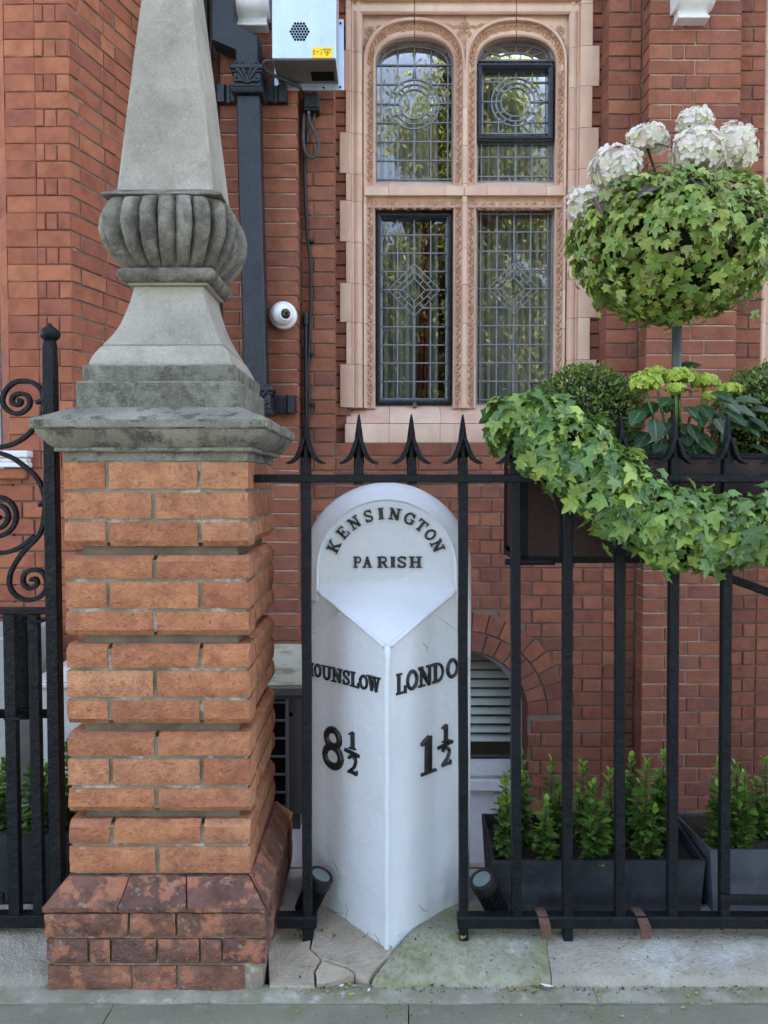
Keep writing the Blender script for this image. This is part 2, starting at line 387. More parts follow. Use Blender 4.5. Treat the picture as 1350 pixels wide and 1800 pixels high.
# plinth stones under the railings
plinth = thing('railing_plinth', 'low worn stone plinth under the railings, mossy and cracked at the foot of the milestone', 'plinth', (.4, 2.1, 0))
def ptop(y): return GZ+(.018+(y-YF)*.24 if y < 2.1 else .018+(2.1-YF)*.24)
def pstone(xl, xr, m, seed, y0=None, y1=2.24):
    bm = MB(); rows = []; y0 = YF
    ys = [y0-.003, y0, y0+.008, y0+.02]+[y0+.02+(y1-y0-.02)*k/9 for k in range(1, 10)]
    nx = 26
    for j, y in enumerate(ys):
        a, b = xl(y), xr(y); row = []
        for i in range(nx+1):
            x = a+(b-a)*i/nx
            z = GZ-.03 if j == 0 else (ptop(y)-.012 if j == 1 else ptop(y)-(.003 if j == 2 else 0))
            if i in (0, nx): z -= .004
            w = noise.noise((x*11, 3.1, seed))*.008 if j < 4 else 0
            row.append(Vector((x, y+w, z+noise.noise((x*12, y*12, seed))*.004*(j > 0))))
        rows.append(row)
    bm.loft(rows, False)
    for c in (0, nx):
        e = [r[c] for r in rows]; bm.loft([e, [Vector((q.x, q.y, GZ-.03)) for q in e]], False)
    return bm.build('plinth_stone', M[m], plinth, smooth=50, loc='c')
pstone(lambda y: -2.3, lambda y: -1.47, 'kerb_stone', 1)
pstone(lambda y: -1.466, lambda y: -.868, 'kerb_stone', 2)
jx = lambda y: -.036+max(0, (y-YF))*.62+.35*max(0, (y-YF))**2
jb = lambda y: .425+(y-YF)*.25+math.sin((y-1.9)*30)*.008
pstone(lambda y: jx(y)+.002, lambda y: jb(y)-.0008, 'kerb_moss', 3)
pstone(lambda y: jb(y)+.0008, lambda y: 1.30, 'kerb_stone', 4)
pstone(lambda y: 1.304, lambda y: 2.3, 'kerb_stone', 5)
def pflag(px, m):
    """flat fragment of the broken stone, outline in plan from picture points"""
    pts = []
    for (u, v) in px:
        q = PZ(u, v, .01); q = PZ(u, v, ptop(q.y)); pts.append(q)
    dense = []
    for i, a in enumerate(pts):
        b = pts[(i+1) % len(pts)]; n = max(1, int((b-a).length/.012))
        for k in range(n):
            q = a.lerp(b, k/n)
            q += Vector((noise.noise(q*40), noise.noise(q*40+Vector((7, 0, 0))), 0))*.0015*(k > 0)
            dense.append(q)
    c = sum(dense, Vector())/len(dense)
    bm = MB()
    top = [q.lerp(c, .012)+Vector((0, 0, 0)) for q in dense]
    low = [q+Vector((0, 0, -.003)) for q in dense]
    bot = [Vector((q.x, q.y, GZ-.03)) for q in dense]
    bm.loft([bot, low, top], True, False, True)
    return bm.build('plinth_stone', M[m], plinth, smooth=30, loc='c')
pflag([(474, 1590), (556, 1590), (548, 1640), (543, 1668), (562, 1686), (551, 1707), (553, 1734), (474, 1733), (470, 1660)], 'kerb_tan')
pflag([(560, 1590), (700, 1600), (688, 1668), (660, 1702), (648, 1722), (630, 1712), (612, 1699), (565, 1684), (546, 1667), (551, 1640)], 'kerb_tan')
pflag([(567, 1689), (610, 1703), (622, 1711), (600, 1722), (575, 1728), (557, 1731), (555, 1708)], 'kerb_tan')

# ------------------------------------------------------------------ bricks
BC = {}
def brick_mesh(L, H, D, m, var, jit=.0022, ch=.003):
    key = (round(L, 3), round(H, 3), D, m, var)
    if key in BC: return BC[key]
    rnd = random.Random(hash(key[:3])+var*77)
    j = lambda a=jit: rnd.uniform(-a, a)
    bm = MB(); x, z = L/2, H/2
    cs = [(-x, -z), (0, -z), (x, -z), (x, z), (0, z), (-x, z)]
    back = [(a, D, b) for a, b in cs]
    rim = [(a+j(.001), ch*.9+j(.0005), b+j(.0012)) for a, b in cs]
    fr = [(a-(ch+abs(j(.002)))*(1 if a > 0 else -1 if a < 0 else 0), j(.0016), b-(ch+abs(j(.0012)))*(1 if b > 0 else -1)) for a, b in cs]
    bm.loft([back, rim, fr])
    bm.add(fr, [(0, 1, 4, 5), (1, 2, 3, 4)])
    me = bm.mesh('brick', M[m], smooth=False)
    me['mb'] = 1
    BC[key] = me; BC[me.name] = bm
    return me
def occluded(u, v):
    if v > 735 and 60 < u < 520 and v < 800: return True
    if 800 <= v < 1745 and 118 < u < 478: return True
    if v < 735 and 282-(40+v*.13) < u < 282+(52+v*.17) and v < 470: return True
    if 470 <= v < 735 and 282-(40+(v-470)*.4) < u < 282+(80+(v-470)*.42): return True
    if 527 < u < 832 and 850 < v < 1640: return True
    if ((u-1180)/180)**2+((v-430)/145)**2 < 1: return True
    if u > 900 and 640 < v < 990: return True
    if 477 < u < 605 and v < 160: return True
    if 420 < u < 470 and v < 700: return True
    if v > 1480: return True
    return not (0 <= u <= 1350 and 0 <= v <= 1800)
def proj(p):
    d = p-Vector((0, 0, CAMZ)); f = d.y*cp-d.z*sp_; up = d.y*sp_+d.z*cp
    return 675+1352*d.x/f, 900-1352*up/f
def lay(specs, parts, limit, rest_parent, rest_mat):
    """specs: (pos, rotz, L, H, D, mat, parent). The ones that show largest are objects, the rest one joined part"""
    sc = []
    for k, s in enumerate(specs):
        pos, rz, L, H = s[:4]
        d = Vector((math.cos(rz), math.sin(rz), 0)); n = Vector((math.sin(rz), -math.cos(rz), 0))
        view = (Vector((0, 0, CAMZ))-pos).normalized()
        a = 0
        for q in (-.4, 0, .4):
            u, v = proj(pos+d*L*q)
            if not occluded(u, v): a += L*H*max(.02, view.dot(n))/pos.y**2
        sc.append((a, k))
    sc.sort(reverse=True)
    keep = set(k for a, k in sc[:limit] if a > 0)
    rest = MB(); rnd = random.Random(3)
    for k, (pos, rz, L, H, D, m, par) in enumerate(specs):
        me = brick_mesh(L, H, D, m, rnd.randrange(5))
        if k in keep:
            inst('brick', me, par, pos, (rnd.uniform(-.004, .004), rnd.uniform(-.006, .006), rz+rnd.uniform(-.006, .006)))
        else:
            src = BC[me.name]; mt = Matrix.Translation(pos) @ Matrix.Rotation(rz, 4, 'Z')
            rest.add([mt @ v for v in src.v], src.f)
    if rest.v: stuff(rest.build('brickwork', M[rest_mat], rest_parent, fix=False))
PITCHZ = .0752
ZSILL = P(817, 779, 4.249).z-.003
ZB = ZSILL-PITCHZ*36
def courses(o, rz, s0, s1, z0, z1, m, par, D=.02, pat=None, excl=None, jt=.008, seed=0, top=None):
    """courses of bricks on the vertical plane through o, along direction rz, between s0 and s1"""
    rnd = random.Random(seed); out = []
    d = Vector((math.cos(rz), math.sin(rz), 0))
    k = math.floor((z0-ZB)/PITCHZ)
    while ZB+k*PITCHZ < z1-.01:
        za = ZB+k*PITCHZ
        A, Bp = pat or ([.215], [.1025, .1025, .215, .215])
        seq = A if k % 2 else Bp
        s = s0; i = 0; spans = []
        if pat is None and not k % 2: spans
        while s < s1-.012:
            L = seq[i % len(seq)]
            if pat is None and i == 0 and k % 2: L = .16
            e = min(s+L, s1)
            if s1-e < .04: e = s1
            spans.append((s, e)); s = e+jt; i += 1
        for a, b in spans:
            segs = [(a, b)]
            if excl:
                ex = excl(za+PITCHZ/2)
                if ex:
                    ns = []
                    for (p, q) in segs:
                        if q <= ex[0] or p >= ex[1]: ns.append((p, q))
                        else:
                            if ex[0]-p > .025: ns.append((p, ex[0]-.004))
                            if q-ex[1] > .025: ns.append((ex[1]+.004, q))
                    segs = ns
            for p, q in segs:
                c = Vector(o)+d*((p+q)/2); c.z = za+PITCHZ/2
                c += Vector((math.sin(rz), -math.cos(rz), 0))*rnd.uniform(-.002, .003)
                out.append((c, rz, q-p, PITCHZ-jt, D, m, par))
        k += 1
    return out

# ------------------------------------------------------------------ the house
YP, YW, YS, YG = 4.03, 4.14, 4.27, 4.42
house = thing('brick_house', 'red brick house front with a terracotta leaded window, brick pilasters and an arched basement window', 'house', (.46, 4.2, 0))
PLx0, PLx1, PRx0, PRx1 = -.921, -.447, 1.362, 1.833
WX0, WX1 = -.262, 1.186
ZT = 4.06
AX, AZ, AR0, AR1, AR2 = .435, .0245, .346, .450, .566
wb = MB()
def back(x0, x1, z0, z1, y=YW+.007, y1=4.5): wb.box(x0, x1, y, y1, z0, z1)
back(-1.7, PLx0+.03, -1.3, ZT)
back(PLx1-.03, WX0-.002, -1.3, ZT)
back(WX0-.002, AX-AR0, -1.3, ZSILL-.002)
back(AX+AR0, WX1+.002, -1.3, ZSILL-.002)
back(WX1+.002, PRx0+.03, -1.3, ZT)
back(PRx1-.03, 2.012, -1.3, ZT)
back(2.012, 3.2, -1.3, ZSILL-.002)
n = 24
up = [(AX+AR0*math.cos(PI*k/n), AZ+AR0*math.sin(PI*k/n)) for k in range(n+1)]
wb.loft([[(x, YW+.007, ZSILL-.002) for x, z in up], [(x, YW+.007, z) for x, z in up]], False)
wall = wb.build('wall', M['mortar'], house)
# upper storeys: real wall that keeps the street front in the shade
ub = MB(); ub.box(-9, 9, 4.15, 5.0, ZT+.001, 9.6); ub.box(3.2, 9, 4.15, 5, -.1, ZT); ub.box(-1.7, 9, 5.0, 9, -1.3, 9.6)
ub.build('upper_wall', M['upper_brick'], house)
rv = MB()
pr = [(AX+AR0-.002, -1.2)]+[(AX+(x-AX)*.994, AZ+(z-AZ)*.994) for x, z in up]+[(AX-AR0+.002, -1.2)]
rv.loft([[(x, YW+.004, z) for x, z in pr], [(x, YW+.2, z) for x, z in pr]], False)
rv.build('arch_reveal', M['wall_brick'], house, smooth=30)
pil = []
for (a, b) in ((PLx0, PLx1), (PRx0, PRx1)):
    pb = MB(); pb.box(a+.006, b-.006, YP+.007, YW+.03, -1.3, ZT)
    pil.append(pb.build('pilaster', M['mortar_pale'], house))
specs = []
def excl(z):
    dz = z-AZ
    if dz > AR2: return None
    if dz < 0: return (AX-AR0, AX+AR0)
    h = math.sqrt(AR2**2-dz**2); return (AX-h, AX+h)
O = (0, YW, 0)
specs += courses(O, 0, -1.16, PLx0-.006, .3, ZT, 'wall_brick', wall, seed=1)
specs += courses(O, 0, PLx1+.006, WX0, -.55, ZT, 'wall_brick', wall, D=.13, pat=([.185], [.06, .12]), seed=2)
specs += courses(O, 0, WX0+.006, WX1-.006, -.55, ZSILL, 'wall_brick', wall, excl=excl, seed=3)
specs += courses(O, 0, WX1, PRx0-.006, -.55, ZT, 'wall_brick', wall, D=.13, pat=([.17], [.11, .06]), seed=4)
specs += courses(O, 0, PRx1+.006, 2.012, -.55, ZT, 'wall_brick', wall, D=.13, pat=([.18], [.1, .07]), seed=5)
specs += courses(O, 0, 2.018, 2.35, -.55, ZSILL, 'wall_brick', wall, seed=6)
OP = (0, YP, 0)
pt = ([.2315, .2315], [.06, .1025, .115, .17])
specs += courses(OP, 0, PLx0, PLx1, .3, ZT, 'pilaster_brick', pil[0], D=.105, pat=([.2315, .2315], [.17, .06, .2275]), seed=7)
specs += courses(OP, 0, PRx0, PRx1, -.55, ZT, 'pilaster_brick', pil[1], D=.105, pat=([.2315, .2315], [.111, .058, .115, .163]), seed=8)
lay(specs, None, 300, wall, 'wall_brick')
# arch of two brick rings
def vous(r0, r1, n, off):
    for k in range(n):
        a0 = PI*k/n+.004/r1; a1 = PI*(k+1)/n-.004/r1
        mb = MB(); q = []
        for a in (a0, (a0+a1)/2, a1):
            q.append((a, r1-.004))
        ring = [(AX+r*math.cos(a), AZ+r*math.sin(a)) for a, r in [(a0, r0+.004), (a0, r1-.004), ((a0+a1)/2, r1-.003), (a1, r1-.004), (a1, r0+.004)]]
        cx = sum(p[0] for p in ring)/5; cz = sum(p[1] for p in ring)/5
        jy = random.uniform(-.002, .002)
        mb.loft([[(x, YW+.03, z) for x, z in ring], [(x, YW+.002+jy, z) for x, z in ring], [(x+(cx-x)*.05, YW-.001+jy, z+(cz-z)*.05) for x, z in ring]], True, False, True)
        mb.build('arch_brick', M['wall_brick'], wall, loc='c')
vous(AR0, AR1, 17, 0); vous(AR1+.004, AR2, 19, .5)
# basement window
bw = MB()
yb = YW+.16
bw.loft([[(x, yb, z) for x, z in pr], [(AX+(x-AX)*.90, yb, AZ+(z-AZ)*.90 if z > -1 else z) for x, z in pr]], False)
bw.box(AX-AR0, AX+AR0, yb-.03, yb+.02, -.36, -.285); bw.box(AX-AR0, AX+AR0, yb-.05, yb+.02, -.44, -.385)
bw.box(AX-AR0, AX+AR0, yb-.012, yb+.03, -1.2, -.4); bw.box(AX-AR0, AX+AR0, yb-.002, yb+.03, -.39, -.35)
bwin = bw.build('basement_window', M['white_trim'], house)
MB().add([(AX-.34, yb+.03, -.29), (AX+.34, yb+.03, -.29), (AX+.34, yb+.03, -.185), (AX-.34, yb+.03, -.185)], [(0, 1, 2, 3)]).build('pane', M['glass'], bwin)
for k in range(11):
    z = -.18+k*.052; w = AR0*.95 if z < AZ else math.sqrt(max(.001, (AR0*.95)**2-(z-AZ)**2))
    MB().add([(AX-w, yb+.008, z), (AX+w, yb+.008, z), (AX+w, yb+.038, z+.032), (AX-w, yb+.038, z+.032), (AX-w, yb+.014, z-.003), (AX+w, yb+.014, z-.003), (AX+w, yb+.044, z+.029), (AX-w, yb+.044, z+.029)],
      [(0, 1, 2, 3), (4, 7, 6, 5), (0, 4, 5, 1), (2, 6, 7, 3), (0, 3, 7, 4), (1, 5, 6, 2)]).build('slat', M['louvre'], bwin)
MB().box(AX-.34, AX+.34, yb+.05, yb+.07, -.30, -.185).build('backing_board', M['louvre'], bwin)
MB().box(AX-.45, AX+.45, yb+.20, yb+.24, -.5, .5).build('backing_board', M['curtain'], bwin)

# corbels
def corbel(u, vb, w):
    c = P(u, vb, YP-.06); h = w/2
    mb = MB()
    prof = [(YP-.001, c.z), (YP-.066, c.z), (YP-.072, c.z+.006), (YP-.066, c.z+.014), (YP-.05, c.z+.036), (YP-.055, c.z+.044), (YP-.09, c.z+.056), (YP-.112, c.z+.074), (YP-.122, c.z+.10), (YP-.118, c.z+.128), (YP-.10, c.z+.155), (YP-.14, c.z+.23), (YP-.16, c.z+.30), (YP-.001, c.z+.32)]
    mb.extr(prof, c.x-h*.78, c.x+h*.78)
    for s in (-1, 1):
        pr2 = [(y-.008 if y < YP-.01 else y, z+(.004 if i < 3 else 0)) for i, (y, z) in enumerate(prof)]
        pr2 = pr2[5:]
        x0 = c.x+s*h*.78; x1 = c.x+s*h
        mb.extr([(YP-.001, c.z+.05)]+pr2, min(x0, x1), max(x0, x1))
    mb.box(c.x-h*.84, c.x+h*.84, YP-.076, YP-.002, c.z-.003, c.z+.010, .003)
    return mb.build('corbel', M['white_trim'], house, smooth=35)
corbel(443, 46, .19); corbel(1218, 33, .19)

# ------------------------------------------------------------------ terracotta window with leaded lights
win = reg(bpy.data.objects.new('window', None), (.46, YS, 1.5), house); win.empty_display_size = .05
def XU(u, Y=YS): return (u-675)/1352*Y*1.0185*1.0 if False else P(u, 420, Y).x
def ZV(v, Y=YS): return P(817, v, Y).z
CU = {0: 728.0, 1: 905.5}
HW = 67.5
# half profile of a light, from the glass outward: (offset from light centre in px, arch rise px, depth)
PRO = [(67.0, 40, YG+.01), (69.5, 50, 4.338), (71.5, 54, 4.330), (73.0, 57, 4.343), (77.5, 65, 4.350), (82.0, 73, 4.343), (83.5, 76, 4.322), (85, 79, 4.309), (88.5, 84, 4.306)]
SPR = 114
def jamb_block(pts, z0, z1, shade=0, closed_back=4.46):
    mb = MB(); g = .0012
    lo = [(x, y, z0+g) for x, y in pts]; hi = [(x, y, z1-g) for x, y in pts]
    # slightly inset rim so that the joint reads
    lo2 = [(x, y+.003, z0) for x, y in pts]; hi2 = [(x, y+.003, z1) for x, y in pts]
    mb.loft([lo, hi], False)
    n = len(pts)
    def cap(r, z):
        bk = [(pts[-1][0], closed_back, z), (pts[0][0], closed_back, z)]
        mb.add(list(r)+bk, [tuple(range(n+2))])
    cap(lo, z0+g); cap(hi, z1-g)
    return mb.build('terracotta_block', M['terracotta'], win, smooth=35, loc='c')
JV = [-62, 14, 88, 159, 232, 304, 352, 424, 497, 566, 640, 709]
def rollp(u0, u1, y0, bul, n=6):
    return [(u0+(u1-u0)*k/n, y0-bul*math.sin(PI*k/n)) for k in range(n+1)]
def outer_prof(side, wide):
    """px offsets measured outward from the light's moulding edge (88.5)"""
    ue = 638 if side < 0 else 996
    out = 597 if wide else 608
    if side > 0: out = 1051 if wide else 1039
    d = -1 if side < 0 else 1
    e = [(ue, 4.325)]
    seg = rollp(ue+d*1.5, ue+d*15.5, 4.298, .014)+rollp(ue+d*17, ue+d*20, 4.285, .004, 2)+[(ue+d*21, 4.276), (ue+d*22, YS), (out-d*1.0, YS), (out, YS+.003), (out, 4.40)]
    return e+seg
for side in (-1, 1):
    c = CU[0] if side < 0 else CU[1]
    for k in range(len(JV)-1):
        z1, z0 = ZV(JV[k]+(0 if side < 0 else -8)), ZV(JV[k+1]+(0 if side < 0 else -8))
        if k == len(JV)-2: z0 = ZV(716)
        wide = (k in (2, 4, 6, 8, 10)) if side < 0 else (k in (2, 4, 6, 8, 10))
        op = outer_prof(side, wide)
        pts = [(XU(u, y), y) for u, y in op]
        jamb_block(pts[::-1], z0, z1)
    # inner moulded part below the springing
    ivs = [SPR, 159, 232, 304, 352, 424, 497, 566, 640, 716] if side < 0 else [SPR, 165, 238, 310, 352, 432, 505, 575, 648, 716]
    for k in range(len(ivs)-1):
        pts = [(XU(c+side*a, y), y) for a, r, y in PRO]
        pts.append((XU(638-.2 if side < 0 else 996.2, 4.328), 4.328))
        jamb_block(pts, ZV(ivs[k+1]), ZV(ivs[k]))
ivs = [SPR, 182, 250, 318, 352, 432, 497, 566, 640, 716]
for k in range(len(ivs)-1):
    pts = [(XU(CU[0]+a, y), y) for a, r, y in PRO]+[(XU(CU[1]-a, y), y) for a, r, y in PRO[::-1]]
    jamb_block(pts, ZV(ivs[k+1]), ZV(ivs[k]))
# arched heads
for li in (0, 1):
    c = CU[li]
    for half in ((0, .5), (.5, 1)):
        rings = []; n = 22
        for (a, r, y) in PRO+[(88.6, 84.2, 4.335)]:
            row = []
            for k in range(n+1):
                t = PI*(half[0]+(half[1]-half[0])*k/n)
                t = min(max(t, .0), PI)
                if half[0] == 0: t = min(t, PI/2-.004)
                else: t = max(t, PI/2+.004)
                ct, st = math.cos(t), math.sin(t)
                ee = .86
                row.append((XU(c-a*math.copysign(abs(ct)**ee, ct), y), y, ZV(SPR-r*abs(st)**ee, y)))
            zc_ = ZV(SPR)
            if half[0] == 0: row.insert(0, (row[0][0], y, zc_))
            else: row.append((row[-1][0], y, zc_))
            rings.append(row)
        mb = MB(); mb.loft(rings, False)
        for kk in (0, n+1):
            e = [r[kk] for r in rings]
            mb.add(e+[(e[-1][0], 4.46, e[-1][2]), (e[0][0], 4.46, e[0][2])], [tuple(range(len(e)+2))])
        mb.build('terracotta_block', M['terracotta'], win, smooth=35)
# spandrel panel above the arches
mb = MB()
mb.add([(XU(637), 4.330, ZV(SPR)), (XU(997), 4.330, ZV(SPR)), (XU(997), 4.330, ZV(24)), (XU(637), 4.330, ZV(24))], [(0, 1, 2, 3)])
sp = MB()
top = ZV(16, 4.331)
for li in (0, 1):
    c = CU[li]; n = 40; lo = []; hi = []
    for k in range(n+1):
        t = PI*k/n; ct, st = math.cos(t), math.sin(t); ee = .86
        x = XU(c-88.4*math.copysign(abs(ct)**ee, ct), 4.331); z = ZV(SPR-84*abs(st)**ee, 4.331)
        lo.append((x, 4.331, z)); hi.append((x, 4.331, top))
    sp.loft([lo, hi], False)
sp.box(XU(632, 4.331), XU(639.6, 4.331), 4.3315, 4.4, ZV(SPR), top); sp.box(XU(994, 4.331), XU(1001, 4.331), 4.3315, 4.4, ZV(SPR), top)
sp.build('spandrel_panel', M['terracotta'], win)
# head moulding above
HP = [(4.335, ZV(27, 4.335)), (4.31, ZV(26, 4.31)), (4.298, ZV(25, 4.298)), (4.286, ZV(20, 4.286)), (4.283, ZV(15, 4.283)), (4.287, ZV(10, 4.287)), (4.296, ZV(6, 4.296)), (4.296, ZV(4, 4.296)), (4.283, ZV(2, 4.283)), (4.275, ZV(0, 4.275)), (4.262, ZV(-3, 4.262)), (4.262, ZV(-18, 4.262)), (4.25, ZV(-22, 4.25)), (4.25, ZV(-60, 4.25)), (4.46, ZV(-60, 4.46)), (4.46, ZV(27, 4.46))]
for a, b in ((600, 727.5), (728.7, 906), (907.2, 1048)):
    MB().extr(HP, XU(a), XU(b)).build('terracotta_block', M['terracotta'], win, smooth=35, loc='c')
# transoms with the carved strip under them
for li, (cuts) in enumerate(((640, 683, 783, 816), (818, 857, 962, 995))):
    TP = [(4.46, ZV(318, 4.46)), (YG-.002, ZV(320, YG-.002)), (4.315, ZV(327, 4.315)), (4.301, ZV(328, 4.301)), (4.299, ZV(343, 4.299)), (4.312, ZV(345, 4.312)), (4.340, ZV(347, 4.340)), (4.348, ZV(354, 4.348)), (4.340, ZV(361, 4.340)), (4.328, ZV(363, 4.328)), (4.332, ZV(365, 4.332)), (YG-.004, ZV(371, YG-.004)), (4.46, ZV(371, 4.46))]
    for a, b in zip(cuts[:-1], cuts[1:]):
        MB().extr(TP, XU(a)+.0008, XU(b)-.0008).build('terracotta_block', M['terracotta'], win, smooth=35, loc='c')
# sill and apron
SPF = [(4.46, ZV(709, 4.46)), (YG-.003, ZV(711, YG-.003)), (4.33, ZV(724, 4.33)), (4.262, ZV(742, 4.262)), (4.256, ZV(744, 4.256)), (4.46, ZV(744, 4.46))]
APF = [(4.46, ZV(745, 4.46)), (4.252, ZV(745, 4.252)), (4.249, ZV(746.5, 4.249)), (4.249, ZV(778, 4.249)), (4.46, ZV(779, 4.46))]
for a, b in ((608, 685), (685, 776), (776, 858), (858, 950), (950, 1040)):
    MB().extr(SPF, XU(a)+.0009, XU(b)-.0009).build('terracotta_block', M['terracotta'], win, smooth=35, loc='c')
for a, b in ((606, 684), (684, 774), (774, 860), (860, 955), (955, 1046)):
    MB().extr(APF, XU(a)+.0009, XU(b)-.0009).build('terracotta_block', M['terracotta'], win, smooth=35, loc='c')
# brick closers beside the stone
cl = MB()
for side in (-1, 1):
    x0, x1 = (WX0+.0, XU(609)) if side < 0 else (XU(1038), WX1)
    cl.box(x0-.02, x1+.02, 4.30, 4.46, 1.45, ZT)
cl.build('closer_backing', M['mortar'], house)
cspec = MB(); k = 0
zz = ZSILL+.004
while zz < ZT-.02:
    for side in (-1, 1):
        x0, x1 = (WX0-.004, XU(608.5)) if side < 0 else (XU(1038.5), WX1+.004)
        cspec.box(x0, x1, 4.279, 4.32, zz+.004, zz+PITCHZ-.004, .003)
    zz += PITCHZ
stuff(cspec.build('closer_bricks', M['wall_brick'], house))
# next window's jamb at the right edge
for k in range(len(JV)-1):
    op = [(2.012, 4.40), (2.012, YS+.003), (2.014, YS), (2.06, YS), (2.063, 4.276)]+[(x, y) for x, y in rollp(2.066, 2.11, 4.29, .014)]+[(2.12, 4.31), (2.16, 4.31), (2.17, 4.42)]
    mb = MB(); z1, z0 = ZV(JV[k]), ZV(JV[k+1] if k < len(JV)-2 else 778)
    mb.loft([[(x, y, z0+.001) for x, y in op], [(x, y, z1-.001) for x, y in op]], False)
    mb.build('terracotta_block', M['terracotta'], house, smooth=35, loc='c')
nw = MB(); nw.box(2.17, 3.2, 4.33, 4.46, ZV(345), ZV(318)); nw.box(2.0, 3.2, 4.25, 4.46, ZSILL, ZV(716)); nw.box(2.60, 2.73, 4.325, 4.46, ZV(716)+.001, ZV(345)-.001); nw.box(2.60, 2.73, 4.325, 4.46, ZV(318)+.001, ZT)
nwin = nw.build('window', M['terracotta'], house)
for x0, x1 in ((2.17, 2.60), (2.73, 3.2)):
    for z0, z1 in ((ZV(716), ZV(345)), (ZV(318), ZT)):
        MB().add([(x0, 4.43, z0), (x1, 4.43, z0), (x1, 4.43, z1), (x0, 4.43, z1)], [(0, 1, 2, 3)]).build('pane', M['glass'], nwin)
MB().box(2.012, 3.2, 4.75, 4.8, 1.45, ZT).build('window_backing', M['room'], house)

# carved foliage: rosettes, leaves and buds in low relief
def rosette(mb, c, r, ang=0, tilt=None):
    n = 5
    c = Vector(c)
    def pt(a, rr, y): return c+Vector((math.cos(a)*rr, -y, math.sin(a)*rr))
    for k in range(n):
        a = ang+2*PI*k/n; w = PI/n*.92
        mid = pt(a, r*.62, r*.6)
        ring = [pt(a-w*.5, r*.22, .1*r), pt(a-w, r*.72, .12*r), pt(a-w*.45, r*1.0, .2*r), pt(a+w*.45, r*1.0, .2*r), pt(a+w, r*.72, .12*r), pt(a+w*.5, r*.22, .1*r)]
        mb.add(ring+[mid], [(i, (i+1) % 6, 6) for i in range(6)])
    ring = [pt(2*PI*k/6, r*.28, .2*r) for k in range(6)]
    mb.add(ring+[pt(0, 0, r*.75)], [(i, (i+1) % 6, 6) for i in range(6)])
def cleaf(mb, c, L, w, ang):
    c = Vector(c); d = Vector((math.cos(ang), 0, math.sin(ang))); e = Vector((-math.sin(ang), 0, math.cos(ang)))
    q = lambda a, b, y: c+d*a*L+e*b*w+Vector((0, -y, 0))
    mb.add([q(-.5, 0, 0), q(-.15, .5, 0), q(.2, .38, 0), q(.5, 0, .1*w), q(.2, -.38, 0), q(-.15, -.5, 0), q(-.1, 0, w*.7), q(.2, 0, w*.6)],
       [(0, 1, 6), (1, 2, 7, 6), (2, 3, 7), (3, 4, 7), (4, 5, 6, 7), (5, 0, 6)])
def strip(pts, y, wid, step_r, name='carved_foliage'):
    """pts: list of (x, z) along the strip"""
    mb = MB(); d = 0; out = []
    pl = [Vector((x, 0, z)) for x, z in pts]
    total = sum((pl[i+1]-pl[i]).length for i in range(len(pl)-1))
    def at(s):
        for i in range(len(pl)-1):
            L = (pl[i+1]-pl[i]).length
            if s <= L or i == len(pl)-2: return pl[i].lerp(pl[i+1], min(1, s/L)), math.atan2(pl[i+1].z-pl[i].z, pl[i+1].x-pl[i].x)
            s -= L
    nr = max(1, round(total/step_r)); st = total/nr
    for k in range(nr):
        c, a = at(st*(k+.5)); rosette(mb, (c.x, y-.002, c.z), wid*.6, a+.3*(k % 3))
        nl = 9
        for j in range(nl):
            s = st*k+st*.5+(j+1)*st/(nl+1)
            if s > total: s -= total
            q, a = at(s); side = 1 if j % 2 else -1
            nn = Vector((-math.sin(a), 0, math.cos(a)))
            cleaf(mb, (q.x+nn.x*side*wid*.16, y, q.z+nn.z*side*wid*.16), wid*1.05, wid*.62, a+side*.5+random.uniform(-.3, .3)+(PI if random.random() < .3 else 0))
    return stuff(mb.build(name, M['carving'], win, smooth=40))
for c, s in ((CU[0], -1), (CU[0], 1), (CU[1], -1), (CU[1], 1)):
    x = XU(c+s*77.6, 4.348)
    strip([(x, ZV(312)), (x, ZV(SPR))], 4.349, .034, .23)
    strip([(x, ZV(712)), (x, ZV(362))], 4.349, .034, .23)
for c in CU.values():
    pts = []
    for k in range(25):
        t = PI*k/24; ct, st = math.cos(t), math.sin(t)
        pts.append((XU(c-77.6*math.copysign(abs(ct)**.86, ct), 4.348), ZV(SPR-65*abs(st)**.86, 4.348)))
    strip(pts, 4.349, .038, .13)
    strip([(XU(c-76), ZV(354)), (XU(c+76), ZV(354))], 4.345, .04, .26)
# spandrel carvings
sm = MB()
for (u, v, r) in ((817, 38, .030), (650, 43, .022), (985, 43, .022)):
    rosette(sm, (XU(u), 4.330, ZV(v)), r, .3); 
    sm.tube([(XU(u)+math.cos(a)*r*1.1, 4.329, ZV(v)+math.sin(a)*r*1.1) for a in [2*PI*k/16 for k in range(17)]], .004, 5)
for (u, v, a, L) in ((800, 36, .2, .05), (790, 33, 2.9, .05), (834, 36, 2.9, .05), (846, 33, .3, .05), (817, 58, 1.57, .06), (808, 50, 2.2, .04), (826, 50, .9, .04), (778, 31, 0, .04), (858, 31, 0, .04),
                     (668, 36, .2, .05), (684, 33, .1, .04), (644, 58, 1.3, .05), (641, 72, 1.5, .05), (660, 50, .8, .04), (966, 36, 2.9, .05), (950, 33, 3, .04), (990, 58, 1.8, .05), (993, 72, 1.6, .05), (974, 50, 2.3, .04)):
    cleaf(sm, (XU(u), 4.331, ZV(v)), L, L*.5, a)
stuff(sm.build('spandrel_carving', M['carving'], win, smooth=40))

